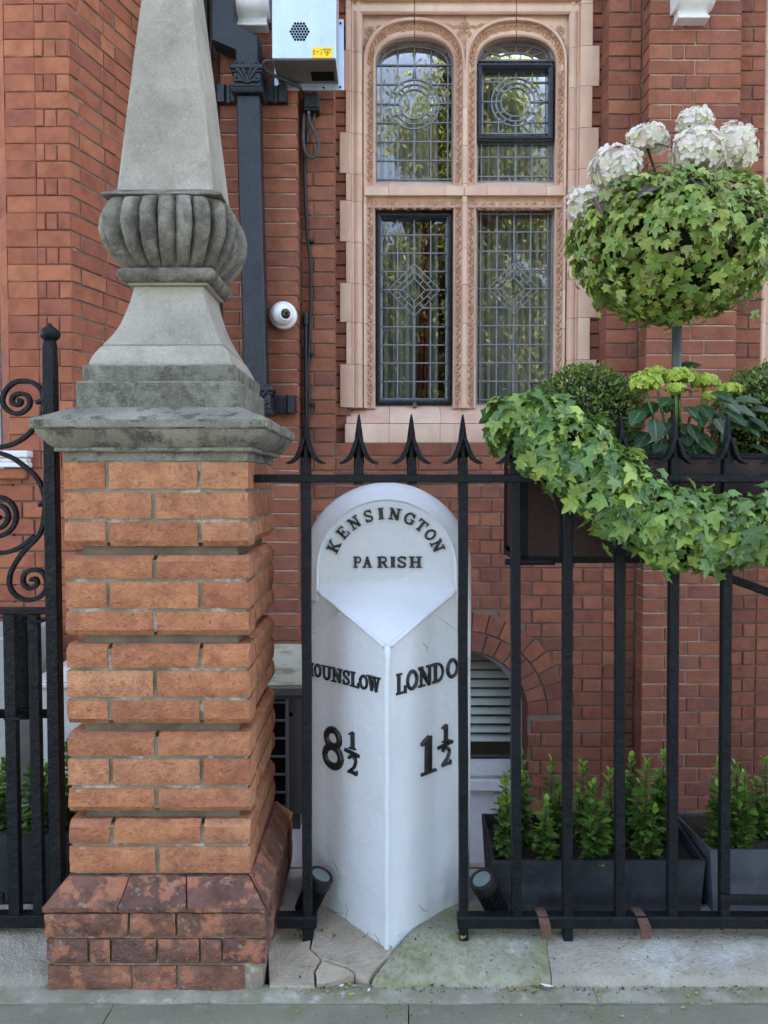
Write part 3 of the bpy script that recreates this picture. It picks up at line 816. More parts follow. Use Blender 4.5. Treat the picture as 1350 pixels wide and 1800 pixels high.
# ---- panes and lead
YGL = YG
def gx_(u): return P(u, 420, YGL).x
def gz_(v): return P(817, v, YGL).z
def pane(poly):
    c = [sum(p[i] for p in poly)/len(poly) for i in (0, 1)]
    tx, tz = random.uniform(-.003, .003), random.uniform(-.003, .003)
    pts = []
    for u, v in poly:
        u2 = c[0]+(u-c[0])*.985; v2 = c[1]+(v-c[1])*.985
        x, z = gx_(u2), gz_(v2)
        pts.append((x, YGL+(x-gx_(c[0]))*tx+(z-gz_(c[1]))*tz, z))
    mb = MB(); mb.add(pts, [tuple(range(len(pts)))])
    return mb.build('pane', M['glass'], win, loc='c', fix=False)
def dense(poly, n=8):
    out = []
    for i, a in enumerate(poly):
        b = poly[(i+1) % len(poly)]
        for k in range(n): out.append((a[0]+(b[0]-a[0])*k/n, a[1]+(b[1]-a[1])*k/n))
    return out
def simp(poly):
    out = []
    m = len(poly)
    for i in range(m):
        a, b, c = poly[i-1], poly[i], poly[(i+1) % m]
        if abs((b[0]-a[0])*(c[1]-a[1])-(b[1]-a[1])*(c[0]-a[0])) > .02 : out.append(b)
    return out
def area(p): return abs(sum(p[i-1][0]*p[i][1]-p[i][0]*p[i-1][1] for i in range(len(p))))/2
class Light:
    def __init__(s): s.lead = MB(); s.k = 0
    def line(s, pts, w=.0034):
        s.k += 1
        y = YGL-.004-.0006*(s.k % 5)
        s.lead.tube([(gx_(u), y, gz_(v)) for u, v in pts], 1, flat=((0, 1, 0), .004, w), cap=True)
    def done(s): s.lead.build('lead_came', M['lead'], win)
def grid(L, us, vs, hole=None, clip=None):
    """hole: push(u,v)->(u,v) or None if outside; drops cells inside"""
    for i in range(len(us)-1):
        for j in range(len(vs)-1):
            cell = dense([(us[i], vs[j]), (us[i+1], vs[j]), (us[i+1], vs[j+1]), (us[i], vs[j+1])])
            if clip: cell = [clip(p) for p in cell]
            if hole: cell = [hole(p) for p in cell]
            cell = simp(cell)
            if len(cell) >= 3 and area(cell) > 12: pane(cell)
def seg_out(a, b, inside, n=60):
    """pieces of the line a-b outside of a hole"""
    out = []; cur = []
    for k in range(n+1):
        p = (a[0]+(b[0]-a[0])*k/n, a[1]+(b[1]-a[1])*k/n)
        if not inside(p): cur.append(p)
        else:
            if len(cur) > 1: out.append((cur[0], cur[-1]))
            cur = []
    if len(cur) > 1: out.append((cur[0], cur[-1]))
    return out
def diamond(L, c, rs, ks):
    cx, cy = c
    R0 = rs[0]
    dist = lambda p: (abs(p[0]-cx)+abs(p[1]-cy))
    def hole(p):
        d = dist(p)
        if d < R0 and d > .01: return (cx+(p[0]-cx)*R0/d, cy+(p[1]-cy)*R0/d)
        return p if d >= R0 else (cx+R0, cy)
    inside = lambda p: dist(p) < R0-.3
    q = lambda r, k: (cx+r*[0, 1, 0, -1][k % 4], cy+r*[-1, 0, 1, 0][k % 4])
    lerp = lambda a, b, t: (a[0]+(b[0]-a[0])*t, a[1]+(b[1]-a[1])*t)
    for r in rs: L.line([q(r, k) for k in range(5)])
    for i in range(len(rs)-1):
        for k in range(4):
            nn = ks[i]
            for j in range(nn):
                pane([lerp(q(rs[i], k), q(rs[i], k+1), j/nn), lerp(q(rs[i], k), q(rs[i], k+1), (j+1)/nn), lerp(q(rs[i+1], k), q(rs[i+1], k+1), (j+1)/nn), lerp(q(rs[i+1], k), q(rs[i+1], k+1), j/nn)])
                L.line([lerp(q(rs[i], k), q(rs[i], k+1), j/nn), lerp(q(rs[i+1], k), q(rs[i+1], k+1), j/nn)])
    pane([q(rs[-1], k) for k in range(4)])
    return hole, inside
def rose(L, c, rs, ks):
    cx, cy = c; R0 = rs[0]
    dist = lambda p: math.hypot(p[0]-cx, p[1]-cy)
    def hole(p):
        d = dist(p)
        if d < R0 and d > .01: return (cx+(p[0]-cx)*R0/d, cy+(p[1]-cy)*R0/d)
        return p if d >= R0 else (cx+R0, cy)
    q = lambda r, a: (cx+r*math.sin(a), cy-r*math.cos(a))
    for r in rs: L.line([q(r, 2*PI*k/40) for k in range(41)])
    for i in range(len(rs)-1):
        for j in range(ks[i]):
            a0, a1 = 2*PI*(j+.5*i)/ks[i], 2*PI*(j+1+.5*i)/ks[i]
            pane([q(rs[i], a0+(a1-a0)*k/4) for k in range(5)]+[q(rs[i+1], a1+(a0-a1)*k/4) for k in range(5)])
            L.line([q(rs[i], a0), q(rs[i+1], a0)])
    pane([q(rs[-1], 2*PI*k/28) for k in range(28)])
    return hole, (lambda p: dist(p) < R0-.3)
def lines(L, us, vs, inside):
    for u in us[1:-1]:
        for a, b in seg_out((u, vs[0]), (u, vs[-1]), inside): L.line([a, b])
    for v in vs[1:-1]:
        for a, b in seg_out((us[0], v), (us[-1], v), inside): L.line([a, b])
    L.line([(us[0], vs[0]), (us[-1], vs[0]), (us[-1], vs[-1]), (us[0], vs[-1]), (us[0], vs[0])], .005)
def frame(u0, u1, v0, v1, w, y0, y1, name='casement_frame'):
    mb = MB(); Y = (y0+y1)/2
    X = lambda u: P(u, 420, y0).x; Z = lambda v: P(817, v, y0).z
    prof = [(0, y1), (0, y0+.012), (.25, y0+.010), (.3, y0), (.62, y0), (.68, y0+.008), (.9, y0+.012), (1, y0+.02), (1, y1)]
    rings = []
    for t, y in prof:
        a = t*w
        rings.append([(X(u0+a), y, Z(v0+a)), (X(u1-a), y, Z(v0+a)), (X(u1-a), y, Z(v1-a)), (X(u0+a), y, Z(v1-a))])
    mb.loft(rings)
    return mb.build(name, M['casement'], win)
# lower left: casement with a lozenge
L = Light(); us = [671, 699, 728, 757, 785]; vs_ = [383, 413.6, 445.6, 478, 510, 542, 575, 607, 638.5, 671, 701]
h, ins = diamond(L, (728, 510), (46, 33, 20), (3, 2)); grid(L, us, vs_, h); lines(L, us, vs_, ins); L.done()
frame(661, 795, 372, 711, 10.5, YG-.045, YG+.02)
# lower right: fixed light with a border of narrow panes
L = Light(); us = [838.5, 844.5, 873.5, 903, 932.5, 962.5, 971]; vs_ = [370, 377, 408.6, 442.5, 475, 508, 541, 573, 606, 638, 670.5, 703, 710]
h, ins = diamond(L, (903, 508), (45, 33, 20), (3, 2)); grid(L, us, vs_, h); lines(L, us, vs_, ins); L.done()
# upper left: arched fixed light with a roundel
arch = lambda u, c=728, hw=67, r=40: SPR-r*(max(0, 1-(abs(u-c)/hw)**2))**.45
L = Light(); us = [661.5, 670, 699, 728, 757, 786.5, 794.5]; vs_ = [74, 115.6, 149, 183, 216.5, 250, 283, 316, 321]
h, ins = rose(L, (728, 184), (43.5, 35, 26), (12, 10))
ci = lambda p: (p[0], max(p[1], SPR-30*max(0, 1-((p[0]-728)/58.5)**2)**.45)) if 669.5 <= p[0] <= 787 else (p[0], max(p[1], SPR))
grid(L, us, vs_, h, ci)
ina = lambda p: ins(p) or p[1] < ci(p)[1]-.3
lines(L, us, [74]+vs_[1:], lambda p: ina(p)) if False else None
for u in us[1:-1]:
    for a, b in seg_out((u, 74), (u, 321), ina): L.line([a, b])
for v in vs_[1:-1]:
    for a, b in seg_out((us[0], v), (us[-1], v), ins): L.line([a, b])
inner = [(728+58.5*math.sin(t), SPR-30*max(0, math.cos(t))**.9) for t in [-PI/2+PI*k/24 for k in range(25)]]
outer = [(728+67*math.sin(t), SPR-40*max(0, math.cos(t))**.9) for t in [-PI/2+PI*k/24 for k in range(25)]]
L.line(inner); L.line(outer, .006)
for k in range(0, 24, 4):
    pane(outer[k:k+5]+inner[k:k+5][::-1]); L.line([outer[k], inner[k]])
L.line([(us[0], SPR), (us[0], 321), (us[-1], 321), (us[-1], SPR)], .005)
L.done()
# upper right: fanlight, opening casement with a roundel, fixed strip
L = Light(); us = [847, 875, 905, 933.6, 962.5]; vs_ = [122.5, 145.6, 180, 216, 236]
h, ins = rose(L, (904.5, 180), (42, 34, 25.5), (12, 10)); grid(L, us, vs_, h); lines(L, us, vs_, ins)
us = [838.5, 845, 875, 905, 934, 962, 971.5]; vs_ = [250, 253.5, 277, 311, 320]
grid(L, us, vs_); lines(L, us, vs_, lambda p: False)
no = [(905+66*math.sin(t), SPR-6-36*max(0, math.cos(t))**.9) for t in [-PI/2+PI*k/24 for k in range(25)]]
ni = [(905+56*math.sin(t), SPR-8-25*max(0, math.cos(t))**.9) for t in [-PI/2+PI*k/24 for k in range(25)]]
nc = [(905+30*math.sin(t), SPR-8-12*max(0, math.cos(t))**.9) for t in [-PI/2+PI*k/24 for k in range(25)]]
L.line(no, .006); L.line(ni); L.line(nc); L.line([(838, 107), (972, 107)], .005)
for k in range(0, 24, 4):
    pane(no[k:k+5]+ni[k:k+5][::-1]); L.line([no[k], ni[k]])
    pane(ni[k:k+5]+nc[k:k+5][::-1]); L.line([ni[k], nc[k]])
pane(nc)
L.done()
frame(837.5, 972.5, 108.5, 246, 10, YG-.06, YG+.02)
MB().box(P(726, 712, YG-.05).x, P(732, 712, YG-.05).x, YG-.075, YG-.03, P(728, 716, YG-.05).z, P(728, 708, YG-.05).z).build('window_catch', M['rust'], win)

# room behind
room = MB(); x0, x1 = WX0-.3, WX1+.5; z0, z1 = 1.2, 4.05; y0, y1 = 4.47, 6.2
room.add([(x0, y0, z0), (x1, y0, z0), (x1, y1, z0), (x0, y1, z0), (x0, y0, z1), (x1, y0, z1), (x1, y1, z1), (x0, y1, z1)], [(0, 1, 2, 3), (4, 5, 6, 7), (3, 2, 6, 7), (0, 3, 7, 4), (1, 2, 6, 5)])
tag(room.build('room_shell', M['room'], house))
def drape(name, u0, u1, v0, v1, m, lab, folds, y=4.56, lean=0):
    rows = []
    nz_ = 10; nx = folds*8
    for j in range(nz_+1):
        v = v0+(v1-v0)*j/nz_; row = []
        for i in range(nx+1):
            u = u0+(u1-u0)*i/nx+lean*(j/nz_)**1.5
            p = P(u, v, y); ph = i/nx*folds*2*PI
            row.append((p.x, y+.02*math.sin(ph+.4*math.sin(j*.7))+.008*math.sin(ph*2.3+1), P(817, v, y).z))
        rows.append(row)
    o = MB().loft(rows, False).build(name, M[m], smooth='all')
    return tag(o, lab, 'curtain', 'curtains behind the leaded window')
drape('curtain', 655, 770, 20, 760, 'curtain', 'pale pleated curtain behind the two left lights of the leaded window', 9)
drape('curtain', 836, 985, 20, 760, 'curtain', 'pale pleated curtain behind the two right lights of the leaded window', 12)
drape('curtain', 741, 757, 340, 745, 'curtain_red', 'red tied-back drape strip behind the black lower casement', 2, 4.52, -10)
tag(MB().box(P(773, 0, 5.1).x, P(803, 0, 5.1).x, 5.1, 5.15, 1.3, 4.0).build('wooden_panel', M['wood']), 'orange brown wooden panel standing in the room behind the left lights', 'panel')

# ------------------------------------------------------------------ projecting bay on the left
YBY, BX = 3.45, -1.388
bay = thing('brick_bay', 'orange red brick bay projecting at the far left, with a white window and sill', 'bay', (-1.7, 3.6, 0))
ang = math.atan2(1, .30)
dv = Vector((math.cos(ang), math.sin(ang), 0))
bl = .76
bb = MB()
e = Vector((BX, YBY, 0))+dv*bl
i_ = .007
fp = [(-1.671, YBY+i_), (BX-i_*.3, YBY+i_), (BX+dv.x*bl-i_, YBY+dv.y*bl), (BX+dv.x*bl-.3, YBY+dv.y*bl+.1), (-1.9, 4.4), (-1.75, 3.60), (-1.743, 3.53)]
bb.loft([[(x, y, -.3) for x, y in fp], [(x, y, ZT-.2) for x, y in fp]], True, True, True)
bb.box(-6, -1.66, YBY+i_, 4.0, -.3, 1.345)
baywall = bb.build('wall', M['mortar'], bay)
MB().box(-9, -1.17, 3.47, 4.6, ZT-.2, 9.3).build('upper_wall', M['upper_brick'], bay)
bs = []
OB = (BX, YBY, 0)
bs += courses(OB, 0, -.283, -.150, 1.35, 3.86, 'bay_brick', baywall, jt=.0022, pat=([.133], [.133]), seed=11)
bs += courses(OB, 0, -.148, 0, 1.35, 3.86, 'bay_brick', baywall, jt=.005, pat=([.148], [.035, .05, .06]), seed=14)
bs += courses(OB, 0, -.62, 0, .2, 1.345, 'bay_brick', baywall, jt=.007, seed=12)
bs += courses(OB, ang, .004, bl, .2, 3.86, 'bay_brick', baywall, jt=.009, pat=([.06, .17, .215, .215], [.215, .1025, .215]), seed=13)
lay(bs, None, 300, baywall, 'bay_brick')
chb = MB()
zz = 1.42
while zz < 3.8:
    chb.add([(-1.672, YBY+.001, zz), (-1.745, 3.53, zz), (-1.745, 3.53, zz+.15), (-1.672, YBY+.001, zz+.15)], [(0, 1, 2, 3)]); zz += .1505
chb.build('chamfer_bricks', M['bay_brick'], bay)
bwn = MB(); bwn.box(-1.85, -1.762, 3.545, 3.60, 1.42, 3.86, .004); bwn.box(-2.9, -1.85, 3.55, 3.6, 1.42, 1.5, .004)
bwi = bwn.build('window', M['white_trim'], bay)
MB().add([(-2.9, 3.57, 1.5), (-1.85, 3.57, 1.5), (-1.85, 3.57, 3.8), (-2.9, 3.57, 3.8)], [(0, 1, 2, 3)]).build('pane', M['glass'], bwi)
MB().box(-3, -1.8, 3.7, 3.75, 1.4, 3.86).build('blind', M['curtain'], bwi)
sl_ = MB(); sl_.box(-2.9, -1.571, 3.395, 3.56, 1.395, 1.425, .004); sl_.box(-2.9, -1.58, 3.405, 3.56, 1.375, 1.3935, .003); sl_.box(-2.9, -1.575, 3.40, 3.56, 1.352, 1.3735, .003)
sl_.build('sill', M['white_trim'], bay)
sb = MB()
for k in range(5): sb.box(-1.60-.225*(k+1)+.008, -1.60-.225*k, 3.425, 3.56, 1.30, 1.349, .006)
sb.build('sill_brick', M['bay_brick'], bay)

# ------------------------------------------------------------------ gate pier of brick
PX, PY = -.586, 2.21
pier = thing('gate_pier', 'orange brick gate pier with recessed bands and a splayed dark brick base', 'pier', (PX, PY, 0))
HP_ = .2365
def rough_brick(x0, x1, y0, y1, z0, z1, m, par, ct=.004, cb=.004, side=True, amp=.0028, seed=0):
    """solid brick with a rough face: front (-Y) face gridded and displaced, worn edges"""
    bm = MB(); nx, nz_ = 9, 4
    rows = []
    def pos(i, j):
        x = x0+(x1-x0)*i/nx; z = z0+(z1-z0)*j/nz_
        ed = (i in (0, nx))+(j in (0, nz_))
        p = Vector((x*26+seed, z*34, y0*5))
        q = Vector((x*9+seed, z*9, 3))
        d = noise.noise(p)*amp+noise.noise(p*2.3)*amp*.8
        if j == 0: d += cb
        elif j == nz_: d += ct
        elif ed: d += .003
        x += noise.noise((z*30+seed, x*5, 1))*.0025*(i in (0, nx)); z += noise.noise((x*24+seed, z*9, 5))*.0018*(j in (0, nz_))
        return Vector((x, y0+d, z))
    rows = [[pos(i, j) for i in range(nx+1)] for j in range(nz_+1)]
    bm.loft(rows, False)
    per = rows[0]+[r[nx] for r in rows[1:]]+rows[nz_][::-1][1:]+[r[0] for r in rows[::-1][1:-1]]
    back = []
    for p in per:
        back.append(Vector((min(max(p.x, x0), x1), y1, min(max(p.z, z0), z1))))
    # worn edge of the right end near the band grooves
    mid = [Vector((b.x, p.y+.004, b.z)) for p, b in zip(per, back)]
    bm.loft([per, mid, back])
    return bm.build('brick', M[m], par, smooth=32, loc='c')
def turn(o, k):
    pass
GR = []
zt = P(440, 1537, 1.975).z
cz = (P(440, 809, 1.975).z-zt)/14
groups = [2, 3, 3, 3, 3]
z = zt; seed = 0; core = MB(); inner = MB()
inner.box(PX-HP_+.034, PX+HP_-.034, PY-HP_+.034, PY+HP_-.034, .2, 1.37)
F0 = PY-HP_
for gi, n in enumerate(groups):
    z0g = z
    for c in range(n):
        zb, zt_ = z+.004, z+cz-.005
        if c == n-1 and gi < 4: zt_ -= .009
        if c == 0 and gi > 0: zb += .006
        A = (c+gi+ (1 if gi == 0 else 0)) % 2 if False else ((sum(groups[:gi])+c) % 2)
        ct = .018 if (c == n-1 and gi < 4) else .004
        cb = .014 if (c == 0 and gi > 0) else .004
        L, Rr = PX-HP_, PX+HP_
        w = Rr-L
        if A == 0: xs_ = [L, L+w*.485, Rr]
        else: xs_ = [L, L+w*.235, L+w*.735, Rr]
        for i in range(len(xs_)-1):
            seed += 1
            a = xs_[i]+(.0055 if i else 0); b = xs_[i+1]-(.0055 if i < len(xs_)-2 else 0)
            rough_brick(a, b, F0, F0+.1025, zb, zt_, 'pier_brick', pier, ct, cb, seed=seed*3.7)
        # right and left faces, built as bricks turned a quarter
        for s in (-1, 1):
            if A == 0: cuts = [F0+.112, F0+.22, F0+.44, PY+HP_]
            else: cuts = [F0+.112, F0+.33, PY+HP_]
            if s == -1: cuts = [F0+.112, PY+HP_]
            for i in range(len(cuts)-1):
                a, b = cuts[i], cuts[i+1]-.009
                if b-a < .02: continue
                seed += 1
                m2 = MB()
                xo = PX+s*HP_; xi = PX+s*(HP_-.1)
                nx_, nz2 = 6, 3; rows = []
                for j in range(nz2+1):
                    row = []
                    for i2 in range(nx_+1):
                        y = a+(b-a)*i2/nx_; zz = zb+(zt_-zb)*j/nz2
                        d = noise.noise((y*26+seed, zz*34, s))*.003
                        if j == 0: d += cb
                        elif j == nz2: d += ct
                        row.append(Vector((xo-s*d, y, zz)))
                    rows.append(row)
                m2.loft(rows, False)
                per = rows[0]+[r[nx_] for r in rows[1:]]+rows[nz2][::-1][1:]+[r[0] for r in rows[::-1][1:-1]]
                m2.loft([per, [Vector((xi, p.y, p.z)) for p in per]])
                m2.build('brick', M['pier_brick'], pier, smooth=32, loc='c')
        z += cz
    core.box(PX-HP_+.0075, PX+HP_-.0075, F0+.0075, PY+HP_-.0075, z0g+(.020 if gi else 0), z-(.026 if gi < 4 else 0))
tb = MB(); tb.box(PX-HP_+.002, PX+HP_-.002, F0+.002, PY+HP_-.002, z-.001, 1.360)
tb.build('top_course', M['stone_cap'], pier)
# splayed base course and plinth bricks
HB = .2855
zb1 = .186
def splay(t0, t1, side):
    """mitred splayed brick on one side; t = -1..1 across"""
    def mp(t, h, z): 
        x, y = t*h, -h
        for _ in range({'f': 0, 'r': 1, 'l': 3}[side]): x, y = -y, x
        return Vector((PX+x, PY+y, z))
    mb = MB(); rings = []
    n = 8
    for (h, z) in ((HB, zb1), (HB+.001, zb1+.012), (HB-.004, zb1+.017), (HB-.026, zb1+.042), (HP_+.003, zt-.004), (HP_-.02, zt-.003)):
        row = []
        for k in range(n+1):
            t = t0+(t1-t0)*k/n
            p = mp(t, h, z)
            p += Vector((noise.noise(p*30), noise.noise(p*30+Vector((5, 5, 5))), noise.noise(p*25)))*.0025
            row.append(p)
        rings.append(row)
    mb.loft(rings, False)
    for kk in (0, n): mb.add([r[kk] for r in rings]+[mp(t0 if kk == 0 else t1, HP_-.02, zb1)], [tuple(range(7))])
    return mb.build('splayed_brick', M['base_brick'], pier, smooth=35, loc='c')
for a, b in ((-1, -.335), (-.322, .285), (.298, .985)): splay(a, b, 'f')
for a, b in ((-.985, -.3), (-.287, .34), (.35, 1)): splay(a, b, 'r')
for a, b in ((-1, .0), (.013, .985)): splay(a, b, 'l')
core.box(PX-HB+.02, PX+HB-.012, PY-HB+.012, PY+HB-.012, -.08, zb1+.004)
stuff(inner.build('shaded_groove_mortar', M['shaded_groove_mortar'], pier))
stuff(core.build('mortar_core', M['pier_mortar'], pier))
rows = [(.1195, .180, [-1, -.235, .19, 1]), (.050, .1125, [-.985, -.60, -.40, .015, .40, .60, 1.0]), (-.024, .041, [-.985, -.215, .19, .80])]
for (z0, z1, cu) in rows:
    for i in range(len(cu)-1):
        seed += 1
        rough_brick(PX+cu[i]*HB+.003, PX+cu[i+1]*HB-.003, PY-HB+(.0 if z0 > .04 else .004), PY-HB+.1, z0, z1, 'base_brick', pier, .004, .004, amp=.0035, seed=seed*3.1)
    for i, (a, b) in enumerate(((-.64, 0), (.02, .6), (.62, 1))):
        mb = MB(); mb.box(PX+HB-.1, PX+HB+(.0 if z0 > .04 else -.012), PY+a*HB+.004, PY+b*HB-.004, z0, z1, .004)
        mb.build('brick', M['base_brick'], pier, loc='c')
# ------------------------------------------------------------------ obelisk
ob = thing('stone_obelisk', 'weathered grey stone obelisk with a fluted bulb and moulded cap standing on the brick pier', 'obelisk', (PX, PY, 1.36))
def sq(h, z, ch=0, n=6, sd=0, wob=.0012):
    out = []
    k = h-ch
    cs = [(-k, -h), (k, -h), (h, -k), (h, k), (k, h), (-k, h), (-h, k), (-h, -k)] if ch else [(-h, -h), (h, -h), (h, h), (-h, h)]
    m = len(cs)
    for i in range(m):
        a, b = cs[i], cs[(i+1) % m]
        q = n if (not ch or i % 2 == 0) else 1
        for j in range(q):
            x, y = a[0]+(b[0]-a[0])*j/q, a[1]+(b[1]-a[1])*j/q
            p = Vector((PX+x, PY+y, z))
            p += Vector((noise.noise(p*24), noise.noise(p*24+Vector((9, 0, 0))), noise.noise(p*24+Vector((0, 9, 0)))))*wob
            out.append(p)
    return out
def sqloft(name, prof, m, ch=.004, cap0=True, cap1=True, smooth=30, wob=.0012):
    mb = MB(); mb.loft([sq(h, z, ch, wob=wob) for h, z in prof], True, cap0, cap1)
    return mb.build(name, M[m], ob, smooth=smooth)
z0 = 1.3602
sqloft('coping', [(.245, z0), (.251, z0+.001), (.2535, z0+.004), (.2525, z0+.012), (.256, z0+.0125), (.262, z0+.018), (.274, z0+.030), (.283, z0+.043), (.287, z0+.052), (.288, z0+.056), (.2925, z0+.057), (.296, z0+.061), (.297, z0+.079), (.293, z0+.084), (.26, z0+.097), (.222, z0+.115), (.215, z0+.117)], 'stone_cap')
sqloft('step', [(.210, 1.476), (.2115, 1.478), (.2115, 1.541), (.2085, 1.5455), (.199, 1.5465)], 'stone_green')
sqloft('step', [(.198, 1.5468), (.1985, 1.549), (.1985, 1.586), (.196, 1.5895), (.188, 1.590)], 'stone_green')
sqloft('neck', [(.187, 1.5904), (.1875, 1.594), (.183, 1.607), (.176, 1.622), (.166, 1.638), (.1615, 1.6435), (.158, 1.644), (.1575, 1.6475), (.159, 1.648), (.1575, 1.651), (.140, 1.678), (.125, 1.708), (.113, 1.742), (.104, 1.775), (.097, 1.806), (.0955, 1.815), (.1005, 1.8155), (.1065, 1.8175), (.108, 1.823)], 'stone')
sqloft('torus_moulding', [(.108, 1.8234), (.118, 1.825), (.126, 1.830), (.131, 1.8375), (.1325, 1.845), (.130, 1.853), (.124, 1.859), (.11, 1.861)], 'stone_dark', ch=.006)
def bulb_ring(h, z, depth, N=24, m=336, n_=4.6):
    pts = []
    for k in range(m):
        a = 2*PI*k/m
        c, s = math.cos(a), math.sin(a)
        r = h/((abs(c)**n_+abs(s)**n_)**(1/n_))
        pts.append([c*r, s*r])
    L = [0]
    for k in range(m):
        a, b = pts[k], pts[(k+1) % m]; L.append(L[-1]+math.hypot(a[0]-b[0], a[1]-b[1]))
    out = []
    for k in range(m):
        t = L[k]/L[-1]*N
        w = abs(math.sin(PI*(t+.25)))**.62
        f = 1-depth*(1-w)
        p = Vector((PX+pts[k][0]*f, PY+pts[k][1]*f, z))
        q = p*16
        p += Vector((noise.noise(q), noise.noise(q+Vector((9, 0, 0))), noise.noise(q+Vector((0, 9, 0)))*.6))*.004
        p += Vector((noise.noise(q*3.7), noise.noise(q*3.7+Vector((9, 0, 0))), 0))*.0018
        out.append(p)
    return out
mb = MB()
bp = [(0.112, 1.8605, 0.02), (0.126, 1.862, 0.05), (0.139, 1.87, 0.12), (0.154, 1.883, 0.17), (0.168, 1.899, 0.2), (0.179, 1.915, 0.215), (0.187, 1.932, 0.22), (0.192, 1.949, 0.225), (0.1945, 1.966, 0.225), (0.1945, 1.981, 0.22), (0.1925, 1.996, 0.215), (0.189, 2.009, 0.21), (0.184, 2.021, 0.2), (0.178, 2.03, 0.17), (0.171, 2.037, 0.08), (0.163, 2.04, 0.02), (0.158, 2.0405, 0)]
mb.loft([bulb_ring(h*.945, z, d*.9) for h, z, d in bp], True, True, True)
mb.build('fluted_bulb', M['stone_dark'], ob, smooth=60)
sqloft('collar', [(.157, 2.0407), (.1585, 2.043), (.157, 2.0475), (.140, 2.056), (.134, 2.0615)], 'stone_dark')
sqloft('shaft', [(.129, 2.0618), (.1275, 2.072), (.116, 2.19), (.1035, 2.31), (.091, 2.43), (.0785, 2.55), (.066, 2.67), (.050, 2.82), (.038, 2.93), (.001, 2.99)], 'stone', ch=.007, wob=.0016)

# ------------------------------------------------------------------ railings
YR = 2.08
def XR(u, v=1200): return P(u, v, YR).x
rail = thing('iron_railings', 'black iron railings with barbed spearhead bars between the brick pier and the right edge', 'railings', (.35, YR, .05))
zr1, zr0 = P(700, 834, YR).z, P(700, 848.5, YR).z
xl = P(443, 840, YR).x
mb = MB(); 
pts = [(xl+(2.2-xl)*k/30, YR, (zr0+zr1)/2+noise.noise((k*.7, 0, 0))*.001) for k in range(31)]
mb.tube(pts, 1, flat=((0, 1, 0), .017, (zr1-zr0)/2)); mb.build('top_rail', M['iron'], rail, smooth=25)
zb_1, zb_0 = P(1000, 1607, YR).z, P(1000, 1628, YR).z
for a, b in ((P(488, 1618, YR).x, P(557, 1618, YR).x), (P(804, 1618, YR).x, 2.2)):
    mb = MB(); n = max(2, int((b-a)/.06))
    mb.tube([(a+(b-a)*k/n, YR+.002, (zb_0+zb_1)/2+noise.noise((k*.9, 5, 0))*.0016) for k in range(n+1)], 1, flat=((0, 1, 0), .020, (zb_1-zb_0)/2)); mb.build('bottom_rail', M['iron'], rail, smooth=25)
def spear(x, par, z0):
    tip = P(700, 728, YR).z; bz = P(700, 803, YR).z
    mb = MB(); w = .0128
    # tapering blade
    rings = []
    for t, hw, hd in ((0, .0135, .0135), (.25, .0145, .0135), (.45, .0125, .012), (.7, .0085, .009), (.9, .0045, .006), (.985, .0022, .003), (1, .0006, .001)):
        z = z0+.028+(tip-z0-.028)*t
        rings.append([(x-hw, YR, z), (x-hw*.3, YR-hd, z), (x+hw*.3, YR-hd, z), (x+hw, YR, z), (x+hw*.3, YR+hd, z), (x-hw*.3, YR+hd, z)])
    mb.loft(rings, True, True, True)
    o = mb.build('spear_head', M['iron'], par, smooth=50)
    for s in (-1, 1):
        mb = MB(); pts = []; ks = []
        zt2 = z0+(tip-z0)*.60
        ctl = [(.004, 0, 1), (.010, -.018, 1.15), (.0155, -.036, 1.25), (.024, -.052, 1.2), (.036, -.0625, 1.0), (.047, -.067, .7), (.0535, -.066, .35)]
        for dx, dz, k in ctl:
            pts.append(Vector((x+s*dx, YR-.0115 if dx < .02 else YR-.0105, zt2+dz))); ks.append(k)
        sm_ = []; kk = []
        for i in range(len(pts)-1):
            for q in (0, .5): sm_.append(pts[i].lerp(pts[i+1], q)); kk.append(ks[i]+(ks[i+1]-ks[i])*q)
        sm_.append(pts[-1]); kk.append(ks[-1])
        mb.tube(sm_, kk, flat=((0, 1, 0), .011, .0052, 1))
        mb.build('barb', M['iron'], par, smooth=40)
bars = [(538.5, 540.5, 1), (631, 631, 0), (723, 723, 0), (813, 815, 1), (905, 908, 1), (997, 997.5, 1), (1089.5, 1089, 1), (1184, 1181, 1), (1277, 1272, 1), (1369, 1365, 1), (1461, 1456, 1)]
for i, (u0, u1, full) in enumerate(bars):
    x0, x1 = P(u0, 845, YR).x, P(u1, 1600, YR).x
    hw = .0128
    zb_ = (zb_1-.003) if full else zr0-.006
    if i in (0, 3, 5, 9): zb_ = .012
    rings = []; n = 26
    for k in range(n+1):
        t = k/n; z = zr1+.045+(zb_-zr1-.045)*t
        x = x0+(x1-x0)*t+noise.noise((z*5, i*3.1, 0))*.0012
        w = hw*(1+noise.noise((z*22, i*7.7, 2))*.04)
        c = .0025
        rings.append([(x-w+c, YR-hw, z), (x+w-c, YR-hw, z), (x+w, YR-hw+c, z), (x+w, YR+hw-c, z), (x+w-c, YR+hw, z), (x-w+c, YR+hw, z), (x-w, YR+hw-c, z), (x-w, YR-hw+c, z)])
    mb = MB(); mb.loft(rings, True, True, True)
    b = mb.build('bar', M['iron'], rail, smooth=40)
    spear(x0, b, zr1)
# broken flat strap at lower right
mb = MB(); a, b = P(1266, 1581, YR-.018), P(1420, 1583, YR-.018)
mb.tube([a.lerp(b, k/8)+Vector((0, 0, noise.noise((k, 2, 2))*.002)) for k in range(9)], 1, flat=((0, 1, 0), .004, .0135)); mb.build('strap', M['iron'], rail, smooth=25)

